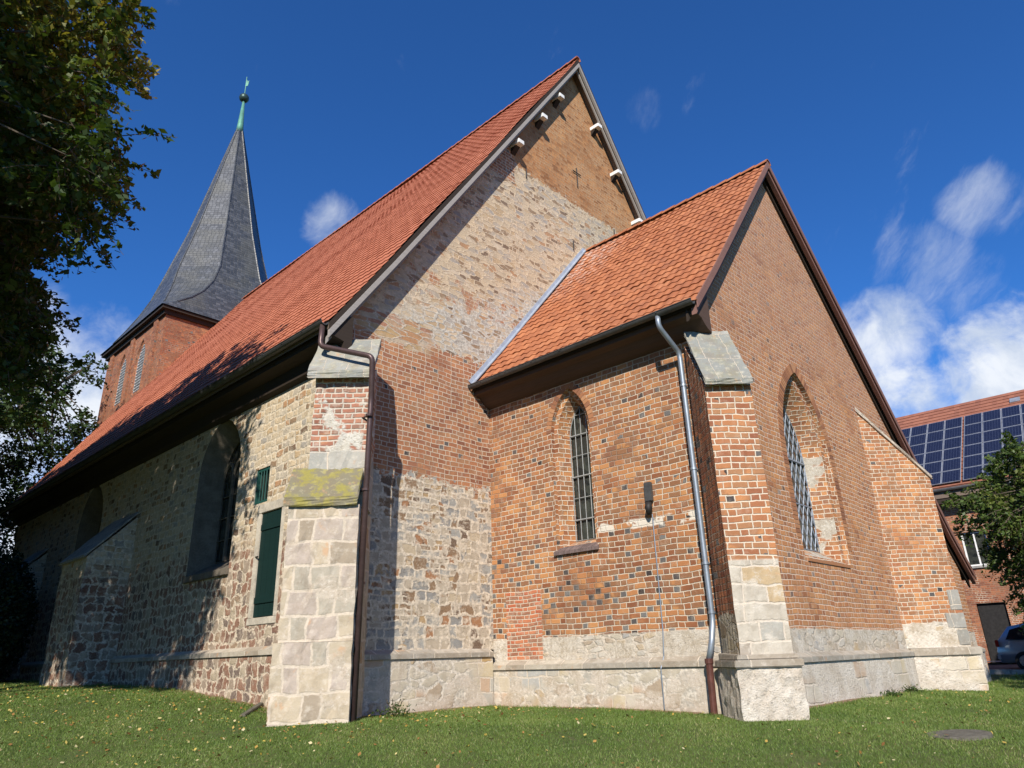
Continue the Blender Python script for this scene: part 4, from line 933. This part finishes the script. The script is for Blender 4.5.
b = MB().prism([L(HX0 - .4, EV[0], EV[1]), L(HX0 - .4, RG[0], RG[1]), L(HX0 - .4, HY + 10.6, EV[1]), L(HX0 - .4, HY + 10.6, EV[1] - .18), L(HX0 - .4, RG[0], RG[1] - .22), L(HX0 - .4, EV[0], EV[1] - .18)], (HX1 - HX0 + .8, 0, 0))
hr = b.build('roof', M['tileH'], house)
rowm = MB()
for r in range(24):
    s0 = r * sL / 24; A = Vector(L(HX0 - .42, EV[0], EV[1])) + se * s0 + sn * .045; B_ = Vector(L(HX0 - .42, EV[0], EV[1])) + se * (s0 + sL / 24) + sn * .012
    rowm.prism([A, B_, B_ - sn * .01, A - sn * .043], (HX1 - HX0 + .84, 0, 0))
rowm.build('tile_courses', M['tileH'], hr)
MB().box(L(HX0 - .4, EV[0] - .03, EV[1] - .48), L(HX1 + .4, EV[0] + .0, EV[1] - .185)).build('fascia', M['woodmid'], house)
MB().box(L(HX0 - .4, EV[0] + .01, EV[1] - .72), L(HX1 + .4, HY - .004, EV[1] - .485)).build('soffit', M['wooddark'], house)
MB().tube([L(HX0 - .4, EV[0] - .12, EV[1] - .12), L(HX1 + .4, EV[0] - .12, EV[1] - .12)], .08, 8).build('gutter', M['zincdark'], house)
bendpipe('downpipe', [L(.05, EV[0] - .12, EV[1] - .15), L(.05, EV[0] - .10, EV[1] - .5), L(.05, HY - .12, EV[1] - 1.1), L(.05, HY - .12, .3)], .055, M['zinc'], house)
ch = MB().box(L(1.6, HY + 4.2, 12.0), L(2.6, HY + 5.3, 14.1)).build('chimney', M['brickred'], hr); MB().box(L(1.52, HY + 4.12, 14.1), L(2.68, HY + 5.38, 14.25)).build('chimney_cap', M['kerb'], ch)
Ms = Matrix.Translation(Vector(L(0, EV[0], EV[1]))) @ Matrix(((1, 0, 0, 0), (0, se.y, sn.y, 0), (0, se.z, sn.z, 0), (0, 0, 0, 1)))
MB().box((.3, 6.5, .03), (.75, 6.9, .10), Ms).build('roof_window', M['alu'], hr, bevel=.01)
ph, pw = .955, .80
pan_mesh = None
for i, x in enumerate(np.arange(-8.35, 7.0, pw + .022)):
    for r in range(6):
        y0 = .12 + r * (ph + .022); gap = .07 if x > -2.4 else 0
        b = MB().box((x + gap, y0, .12), (x + gap + pw, y0 + ph, .16), Ms)
        if x < -6 or x > 5: continue
        p_ = b.build('solar_panel', M['alu'], house)
        MB().box((x + gap + .028, y0 + .028, .161), (x + gap + pw - .028, y0 + ph - .028, .164), Ms).build('cells', M['panel'], p_)

# ------------------------------------------------------------------ parked car (mostly beyond the right edge of the picture)
def make_car(loc, rz):
    car = thing('parked_car', 'silver blue hatchback parked at the street edge right of the church', 'car', loc, rz)
    # side outline, x forward
    low = [(-2.0, .30), (-2.05, .62), (-1.98, .95)]; up = [(-1.92, 1.02), (-1.60, 1.40), (-1.2, 1.47), (-.2, 1.48), (.35, 1.40), (1.05, .98), (1.75, .84), (2.02, .62), (2.02, .34), (1.9, .26)]
    side = low + up
    secs = [(-.84, .93, .0), (-.80, 1.0, .0), (0, 1.0, 0), (.80, 1.0, 0), (.84, .93, 0)]
    def tw_(x, z): return 1 - .20 * max(0, (z - .9) / .6) - .06 * abs(x / 2.05) ** 4
    b = MB(); n = len(side); cols = []
    for (y, k, _) in secs: cols.append([Vector((x * (1 if abs(y) < .82 else .985), y * tw_(x, z), .25 + (z - .25) * (1 if abs(y) < .82 else .985))) for x, z in side])
    for i in range(len(cols) - 1): b.loft(cols[i], cols[i + 1])
    b.add(cols[0], [tuple(range(n))]); b.add(cols[-1], [tuple(range(n))[::-1]])
    bd = b.build('body', M['carpaint'], car, bevel=.03, smooth=True)
    for s in (-1, 1):
        MB().poly([(-1.72, 1.0), (.95, .98), (.32, 1.34), (-1.25, 1.40), (-1.55, 1.32)], [], lambda x, z: Vector((x, s * (.84 * (1 - .20 * max(0, (z - .9) / .6)) + .012), z))).build('side_window', M['carglass'], car)
    MB().add([Vector((-1.95, -.66, 1.04)), Vector((-1.95, .66, 1.04)), Vector((-1.66, .58, 1.37)), Vector((-1.66, -.58, 1.37))], [(0, 1, 2, 3)]).build('rear_window', M['carglass'], car)
    MB().add([Vector((1.04, -.68, 1.02)), Vector((1.04, .68, 1.02)), Vector((.42, .60, 1.40)), Vector((.42, -.60, 1.40))], [(0, 3, 2, 1)]).build('windscreen', M['carglass'], car)
    for x in (-1.28, 1.28):
        for s in (-1, 1):
            wh = bpy.data.objects.new('wheel', None); C.objects.link(wh); wh.parent = car; wh.location = (x, s * .76, .31)
            MB().tube([(0, -.10, 0), (0, -.09, 0), (0, .09, 0), (0, .10, 0)], [.27, .31, .31, .27], 24).build('tyre', M['rubber'], wh)
            MB().tube([(0, s * .09, 0), (0, s * .115, 0)], [.20, .18], 16).build('rim', M['rim'], wh)
    for s in (-1, 1):
        MB().box((-2.06, s * .74 - .09, .78), (-1.96, s * .74 + .09, 1.0)).build('tail_light', M['redlamp'], car, bevel=.02)
        MB().box((1.86, s * .66 - .16, .62), (2.02, s * .66 + .16, .76)).build('headlight', M['lampwhite'], car, bevel=.03)
    MB().box((-2.085, -.80, .36), (-1.95, .80, .56)).build('bumper', M['carpaint'], car, bevel=.03)
    return car
make_car((1.38, 20.5, float(gz(2.6, 20.5)) + .03), 0.0)

# ------------------------------------------------------------------ vegetation
def leafmesh(name, P, N, size, tone, mat, parent=None, asp=.55):
    """P centres (n,3), N random axes; each leaf a small folded diamond"""
    n = len(P); A = rng.normal(size=(n, 3)); A /= np.linalg.norm(A, axis=1)[:, None]
    N = N / np.linalg.norm(N, axis=1)[:, None]; B_ = np.cross(N, A); B_ /= np.linalg.norm(B_, axis=1)[:, None] + 1e-9; A = np.cross(B_, N)
    s = size[:, None]
    v = np.stack([P - A * s, P + B_ * s * asp, P + A * s, P - B_ * s * asp], 1).reshape(-1, 3)
    me = bpy.data.meshes.new(name); me.vertices.add(4 * n); me.vertices.foreach_set('co', v.astype(np.float32).ravel())
    me.loops.add(4 * n); me.loops.foreach_set('vertex_index', np.arange(4 * n, dtype=np.int32)); me.polygons.add(n)
    me.polygons.foreach_set('loop_start', np.arange(0, 4 * n, 4, dtype=np.int32)); me.polygons.foreach_set('loop_total', np.full(n, 4, dtype=np.int32))
    at = me.attributes.new('tone', 'FLOAT', 'FACE'); at.data.foreach_set('value', np.clip(tone, 0, 1).astype(np.float32)); me.update(); me.validate()
    me.materials.append(mat); o = bpy.data.objects.new(name, me); C.objects.link(o)
    if parent: o.parent = parent
    return o
def tree(name, label, cat, base, ctr, rad, ncl, nleaf, lsize, mat, tone, trunk_r=.3, keep=None, clr=.7, grp=None, flat=.6, twigs=False):
    """ctr, rad relative to base"""
    t = thing(name, label, cat, base, 0, grp); ctr = np.array(ctr, float); rad = np.array(rad, float); base = np.array(base, float)
    cl = []
    while len(cl) < ncl:
        q = rng.normal(size=3); q /= np.linalg.norm(q); r = rng.uniform(.25, 1.0) ** .45
        wob = 1 + .22 * math.sin(q[0] * 5 + 1.3) * math.cos(q[1] * 4 + q[2] * 3) + .10 * math.sin(q[2] * 9 + q[0] * 7)
        p = ctr + q * rad * r * wob
        if p[2] < .5: continue
        if keep is None or keep(p + base): cl.append(p)
    cl = np.array(cl)
    # limbs: trunk, then main limbs, then twigs to clusters
    b = MB(); top = ctr * np.array([.8, .8, 1.0]); 
    tp = [Vector((0, 0, -.2)), Vector((0, 0, .1)), Vector((.08, -.05, ctr[2] * .3)), Vector(tuple(np.array([ctr[0] * .35, ctr[1] * .35, ctr[2] * .62]))), Vector(tuple(top))]
    b.tube(tp, [trunk_r * 1.5, trunk_r * 1.1, trunk_r * .85, trunk_r * .6, trunk_r * .22], 12)
    trunk = b.build('trunk', M['bark'], t, smooth=True)
    nl = 14; idx = rng.choice(len(cl), nl, replace=False); limbs = cl[idx]
    def onTrunk(z):
        z = min(max(z, tp[2].z), tp[4].z)
        for i in range(2, 4):
            if z <= tp[i + 1].z: return tp[i].lerp(tp[i + 1], (z - tp[i].z) / (tp[i + 1].z - tp[i].z))
        return tp[4]
    lb = MB(); mids = []
    for e in limbs:
        e = Vector(tuple(e)); s = onTrunk(e.z - (e - Vector(tuple(ctr))).length * .6 - 1.0); mid = s.lerp(e, .5) + Vector((0, 0, .5)); lb.tube([s, s.lerp(mid, .5) + Vector((0, 0, .15)), mid, e], [trunk_r * .42, trunk_r * .32, trunk_r * .2, trunk_r * .06], 7); mids += [mid, s.lerp(mid, .5), mid.lerp(e, .5)]
    for p in cl[:: max(1, len(cl) // 420)]:
        p = Vector(tuple(p)); m_ = min(mids, key=lambda q: (q - p).length); c_ = m_.lerp(p, .5) + Vector((0, 0, .12)); lb.tube([m_, c_, p], [.045, .03, .010], 4, False)
    lb.build('branches', M['bark'], t)
    ns = 6; nc_ = len(cl); out = cl - ctr; out /= np.linalg.norm(out, axis=1)[:, None] + 1e-6
    sd_ = np.repeat(out, ns, 0) * .55 + rng.normal(size=(nc_ * ns, 3)) * .62 + np.array([0, 0, -.38]); sd_ /= np.linalg.norm(sd_, axis=1)[:, None]
    sl_ = rng.uniform(.7, 1.7, nc_ * ns) * clr; so_ = np.repeat(cl, ns, 0) + rng.uniform(-.3, .3, (nc_ * ns, 3)) * clr
    si = rng.integers(0, nc_ * ns, nleaf); tt = rng.uniform(0, 1, nleaf) ** .8
    def bend(i_, t_): return so_[i_] + sd_[i_] * (sl_[i_] * t_)[:, None] - np.array([0, 0, 1]) * (sl_[i_] * t_ ** 2 * .28)[:, None]
    P = bend(si, tt) + rng.uniform(-1, 1, (nleaf, 3)) * (.085 + .11 * (clr > .65))
    N = rng.normal(size=(nleaf, 3)) + np.array([0, 0, 1.1]); ct = np.repeat(rng.uniform(-1, 1, nc_), ns) * .7 + rng.uniform(-.5, .5, nc_ * ns)
    T = tone(P + base, ct[si], rng.uniform(-1, 1, nleaf))
    leafmesh('crown', P, N, rng.uniform(.55, 1.35, nleaf) * lsize, T, mat, t)
    if twigs:
        ii = np.arange(nc_ * ns); tw_ = MB(); ks = [bend(ii, np.full(len(ii), q)) for q in (0., .5, 1.)]
        for a_, b_, c_ in zip(*ks): tw_.tube([a_, b_, c_], [.011, .008, .004], 3, False)
        tw_.build('twigs', M['bark'], t, outward=False)
    return t
def keepA(p):
    x, y, z = p
    if z < .6 + .83 * (-3.93 - y) + .45 and y < -5: return False      # crown bottom rises away from the wall
    d_ = Vector(p) - CAM; zz = d_.dot(FW)
    if zz < 1: return (d_.length > 4.5)
    if 512 + 711.6 * d_.dot(RT) / zz > 118 - 40 * (384 - 711.6 * d_.dot(UP) / zz > 300): return False   # trims the seen side; the wider unseen crown is added for wall shade
    return True
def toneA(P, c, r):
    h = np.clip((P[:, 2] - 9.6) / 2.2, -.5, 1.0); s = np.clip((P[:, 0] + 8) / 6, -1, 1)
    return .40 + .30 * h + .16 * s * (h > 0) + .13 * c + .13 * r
gA = float(gz(-10.5, -13.5))
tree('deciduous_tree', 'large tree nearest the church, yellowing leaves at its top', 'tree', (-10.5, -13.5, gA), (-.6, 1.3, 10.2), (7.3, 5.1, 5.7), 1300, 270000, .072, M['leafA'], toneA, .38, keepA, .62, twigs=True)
gE = float(gz(-19, -13))
tree('deciduous_tree', 'broad tree standing off to the left that shades the western nave wall', 'tree', (-18.5, -13.5, gE), (0, 1.0, 9.6), (6.2, 4.6, 4.6), 800, 110000, .13, M['leafA'], lambda P, c, r: .4 + .2 * c + .2 * r, .38, lambda p: p[2] > .6 + .83 * (-3.93 - p[1]) + .3, .7)
gH = float(gz(-25.5, -9.5))
tree('sky_screen_evergreen', 'broad dark evergreen down to the ground, unseen, added to darken the nave wall', 'tree', (-26, -10.0, gH), (0, 0, 4.6), (4.2, 3.2, 4.6), 700, 60000, .12, M['leafD'], lambda P, c, r: .5 + .3 * c + .2 * r, .3, None, .7)  # unseen evergreen, added to cut sky light on the west nave wall
gG = float(gz(-26, -15))
tree('deciduous_tree', 'tall unseen tree added at the far west end to darken the nave wall', 'tree', (-27.5, -13.5, gG), (0, 1.5, 9), (5.5, 4.6, 5.4), 600, 70000, .14, M['leafB'], lambda P, c, r: .4 + .2 * c + .2 * r, .38, lambda p: p[2] > .6 + .83 * (-3.93 - p[1]) - .5, .7)  # another crown added out of view to hide more sky from the wall
gB = float(gz(-34, -6))
tree('deciduous_tree', 'dark green tree farther back, west of the nave', 'tree', (-34.5, -6.5, gB), (0, .5, 9.6), (6.2, 5.4, 7.2), 420, 52000, .11, M['leafB'], lambda P, c, r: .35 + .2 * c + .2 * r, .4, None, .8)
gC = float(gz(3, 18))
tree('deciduous_tree', 'green leafy tree on the right, before the building with solar panels', 'tree', (3.6, 17.2, gC), (-.1, 0.1, 4.8), (3.5, 3.1, 2.9), 360, 70000, .070, M['leafC'], lambda P, c, r: .5 + .25 * c + .25 * r, .2, lambda p: p[2] > 2.1, .5, twigs=True)
gF = float(gz(9.5, 9))
tree('deciduous_tree', 'tree added outside the picture on the right to cast shade near the car', 'tree', (9.6, 5.6, gF), (0, 0, 7.6), (2.8, 2.8, 3.0), 300, 30000, .11, M['leafB'], lambda P, c, r: .5 + .25 * c + .25 * r, .22, lambda p: p[2] > 2.6, .5)  # added out of view to throw shade on lawn and annex wall
tree_screen = thing('deciduous_tree', 'tall round tree of an unseen row added to block the low southern sky', 'tree', (0, -30, float(gz(0, -30))), 0, 'unseen trees added to block the low sky')  # row out of view, added to screen low sky from the nave wall
_t = tree('deciduous_tree', 'x', 'tree', (0, -30, float(gz(0, -30))), (0, 0, 8.2), (5.4, 4.6, 6.6), 420, 30000, .20, M['leafB'], lambda P, c, r: .4 + .2 * c + .2 * r, .36, None, .8)
for c_ in list(_t.children): c_.parent = tree_screen
bpy.data.objects.remove(_t)
for k_, (x_, y_) in enumerate(((-10, -31), (-20, -29), (-30, -28), (-40, -24), (-46, -14))):
    q_ = tree_screen.copy(); C.objects.link(q_); q_.location = (x_, y_, float(gz(x_, y_))); q_.rotation_euler = (0, 0, 1.3 * k_ + .6)
    for c_ in tree_screen.children: d_ = c_.copy(); C.objects.link(d_); d_.parent = q_
tree_screen.location.x = 2
gD = float(gz(-19, -5.6))
# dark shrub in the corner behind the buttress
t = thing('yew_bush', 'dense dark bush against the shaded nave wall, left of the wall buttress', 'bush', (-20.3, -6.1, gD))
n = 30000; q = rng.normal(size=(n, 3)); q /= np.linalg.norm(q, axis=1)[:, None]; P = q * np.array([2.1, 1.5, 2.1]) * (rng.uniform(.5, 1, (n, 1)) ** .4) * (1 + .1 * np.sin(q[:, :1] * 9)) + np.array([0, 0, 1.7]); P = P[P[:, 2] > .02]
leafmesh('foliage', P, rng.normal(size=P.shape), np.full(len(P), .06), rng.uniform(0, 1, len(P)), M['leafD'], t)
b = MB()
for k in range(5): a = k * 1.26; b.tube([(.1 * math.cos(a), .1 * math.sin(a), -.1), (.5 * math.cos(a), .4 * math.sin(a), 1.2), (1.1 * math.cos(a), .8 * math.sin(a), 2.4)], [.06, .045, .015], 6)
b.build('stem', M['bark'], t)

# small weeds at the wall foot
wl = [((.32, 6.3), 'leafy weed at the foot of the east wall, right of the other one', .16), ((.32, 5.1), 'leafy weed at the foot of the east wall, left of the other one', .15), ((-4.6, -3.05), 'dry tuft of weeds growing beside the brown downpipe', .30)]
for (x, y), lb_, s in wl:
    z = float(gz(x, y)); o = thing('weed', lb_, 'plant', (x, y, z)); k = 260; P = rng.normal(size=(k, 3)) * np.array([s * .5, s * .5, s * .3]); P[:, 2] = np.abs(P[:, 2]) + .02
    leafmesh('leaves', P, rng.normal(size=(k, 3)) + [0, 0, .5], rng.uniform(.015, .035, k), rng.uniform(.3, 1, k), M['leafB'], o, .5)
    st = MB()
    for j in range(7): a = j * .9; st.tube([(0, 0, -.02), (s * .25 * math.cos(a), s * .25 * math.sin(a), s * .5), (s * .5 * math.cos(a), s * .5 * math.sin(a), s * .9)], .004, 4)
    st.build('stem', M['bark'], o)

# strip of bare soil where the wall meets the lawn
def strip(pts, w0, w1):
    b = MB(); P = []
    for a_, c_ in zip(pts[:-1], pts[1:]):
        n_ = max(2, int((Vector(c_) - Vector(a_)).length / .12))
        for k_ in range(n_): P.append(Vector((*a_, 0)).lerp(Vector((*c_, 0)), k_ / n_))
    P.append(Vector((*pts[-1], 0))); vs = []
    for i_, p in enumerate(P):
        t_ = (P[min(i_ + 1, len(P) - 1)] - P[max(i_ - 1, 0)]).normalized(); nn = Vector((t_.y, -t_.x, 0))
        o_ = p + nn * (random.uniform(w0, w1)); q_ = p - nn * .12
        vs += [Vector((o_.x, o_.y, float(gz(o_.x, o_.y)) + .004)), Vector((p.x, p.y, float(gz(p.x, p.y)) + .014)), Vector((q_.x, q_.y, float(gz(q_.x, q_.y)) + .014))]
    return b.add(vs, [(3 * i_ + k_, 3 * i_ + k_ + 1, 3 * i_ + k_ + 4, 3 * i_ + k_ + 3) for i_ in range(len(P) - 1) for k_ in range(2)])
M['soil'] = simple('dry_reddish_soil', (.21, .135, .085), .95, 0, .45, 14, .9)
so_ = strip([(-26, -4.04), (-6.3, -4.04)], .10, .34); so2 = strip([(-5.28, -3.4), (-5.28, -.12), (-.8, -.10)], .08, .26)
for nm, st_ in (('bare_soil', so_), ('bare_soil', so2), ('bare_soil', strip([(.14, .9), (.14, 7.6)], .05, .22))):
    o = st_.build(nm, M['soil'], outward=False); o['kind'] = 'structure'
# kerb stone at the buttress, drain slab
o = MB().box((-.60, -.045, -.10), (.60, .045, .03)).build('edging_stone', M['slab'], None, bevel=.01); o.location = (-6.6, -4.42, float(gz(-6.6, -4.42)) + .015); o.rotation_euler = (0, -.10, math.radians(138.6)); o['label'] = 'low dark edging stone in the grass left of the corner buttress'; o['category'] = 'kerb stone'
x0, y0 = 2.86, -0.92
o = MB().tube([(0, 0, -.06), (0, 0, .004), (0, 0, .010)], [.33, .33, .31], 28).build('drain_cover', M['slab'], None); o.location = (x0, y0, float(gz(x0, y0)) + .015); o.rotation_euler = (.05, -.03, 0); o['label'] = 'round dark drain cover set in the lawn'; o['category'] = 'drain cover'

# grass blades over the part of the lawn the picture shows
def onlawn(x, y):
    ok = ~((x > -27.5) & (x < -5.25) & (y > -4.08)) & ~((x > -5.5) & (x < .12) & (y > -.14) & (y < 14)) & (y < 17.3)
    a = ((x + 5.4) - (y + 3.93)) / 1.414; t_ = ((x + 5.4) + (y + 3.93)) / 1.414; ok &= ~((np.abs(t_) < .7) & (a < 1.05) & (a > -1))
    a = (x - y) / 1.414; t_ = (x + y) / 1.414; ok &= ~((np.abs(t_) < .5) & (a < .9) & (a > -1))
    a = (x + y - 8.12) / 1.414; t_ = (x - y + 8.12) / 1.414; ok &= ~((np.abs(t_) < .42) & (a < 1.32) & (a > -1))
    ok &= ~((np.abs(x + 15.6) < 1) & (y > -5.1) & (y < -3.9)) & (((x - 2.86) ** 2 + (y + .92) ** 2) > .07 + .05 * np.sin(x * 40))
    # narrow bare strip along the walls
    dist = np.where(x < -5.4, -4.03 - y, np.where(y < 0, -.12 - y, x - .14)); 
    return ok, dist
def visible(x, y, z, m=40):
    d_ = np.stack([x - CAM.x, y - CAM.y, z - CAM.z], 1); zz = d_ @ np.array(FW); px = 512 + 711.6 * (d_ @ np.array(RT)) / zz; py = 384 - 711.6 * (d_ @ np.array(UP)) / zz
    return (zz > .5) & (px > -m - 60) & (px < 1024 + m + 60) & (py < 768 + 130)
N_ = 3600000; x = rng.uniform(-27, 13, N_); y = rng.uniform(-10.5, 17, N_)
z = gz(x, y); ok, dist = onlawn(x, y); ok &= visible(x, y, z)
dc = np.hypot(x - CAM.x, y - CAM.y); ok &= rng.uniform(0, 1, N_) < np.clip((11. / dc) ** 1.5, .05, 1)
patch = np.sin(x * 1.3 + 2 * np.sin(y * .9)) * np.cos(y * 1.7 + np.sin(x * .6) * 2) + .5 * np.sin(x * 4.1 + y * 3.3) + rng.normal(0, .5, N_)
ok &= (patch > -1.15) & (dist > .10 + .07 * np.sin(x * 5 + y * 4)) & (rng.uniform(0, 1, N_) < np.clip(dist / .3 + .2, 0, 1))
x, y, z, dc, patch, dist = [q[ok] for q in (x, y, z, dc, patch, dist)]
k = min(420000, len(x)); x, y, z, dc, patch, dist = [q[:k] for q in (x, y, z, dc, patch, dist)]
hgt = rng.uniform(.012, .036, k) * (1 + .6 * (dist < .3) * rng.uniform(0, 2, k)) * np.clip(dc / 14, 1, 1.7); wd = rng.uniform(.0025, .005, k) * np.clip(dc / 9, 1, 3)
a = rng.uniform(0, 6.283, k); lean = rng.normal(0, .55, (k, 2)) * hgt[:, None]
v = np.zeros((k, 3, 3)); v[:, 0] = np.stack([x - np.cos(a) * wd, y - np.sin(a) * wd, z - .004], 1); v[:, 1] = np.stack([x + np.cos(a) * wd, y + np.sin(a) * wd, z - .004], 1); v[:, 2] = np.stack([x + lean[:, 0], y + lean[:, 1], z + hgt], 1)
me = bpy.data.meshes.new('grass'); me.vertices.add(3 * k); me.vertices.foreach_set('co', v.astype(np.float32).ravel()); me.loops.add(3 * k); me.loops.foreach_set('vertex_index', np.arange(3 * k, dtype=np.int32)); me.polygons.add(k)
me.polygons.foreach_set('loop_start', np.arange(0, 3 * k, 3, dtype=np.int32)); me.polygons.foreach_set('loop_total', np.full(k, 3, dtype=np.int32))
at = me.attributes.new('tone', 'FLOAT', 'FACE'); at.data.foreach_set('value', np.clip(.42 + .16 * patch + rng.normal(0, .16, k) + (rng.uniform(0, 1, k) > .95) * .5, 0, 1).astype(np.float32)); me.update()
me.materials.append(M['blade']); o = bpy.data.objects.new('grass', me); C.objects.link(o); o['kind'] = 'stuff'; o['label'] = 'short green lawn grass in front of the church'; o['category'] = 'grass'
# fallen leaves
n = 26000; x = rng.uniform(-24, 10, n); y = rng.uniform(-10, 14, n); keepm = (rng.uniform(0, 1, n) < np.where(x < -3, .95, .28)); ok, dist = onlawn(x, y); ok &= keepm & (dist > .02); x, y = x[ok], y[ok]
P = np.stack([x, y, gz(x, y) + rng.uniform(.015, .045, len(x))], 1)
o = leafmesh('fallen_leaves', P, rng.normal(size=P.shape) * .45 + [0, 0, 1], rng.uniform(.010, .032, len(x)), rng.uniform(0, 1, len(x)) ** .8, M['leafY'], None, .7); o['kind'] = 'stuff'; o['label'] = 'yellow and brown leaves scattered over the lawn'; o['category'] = 'fallen leaves'
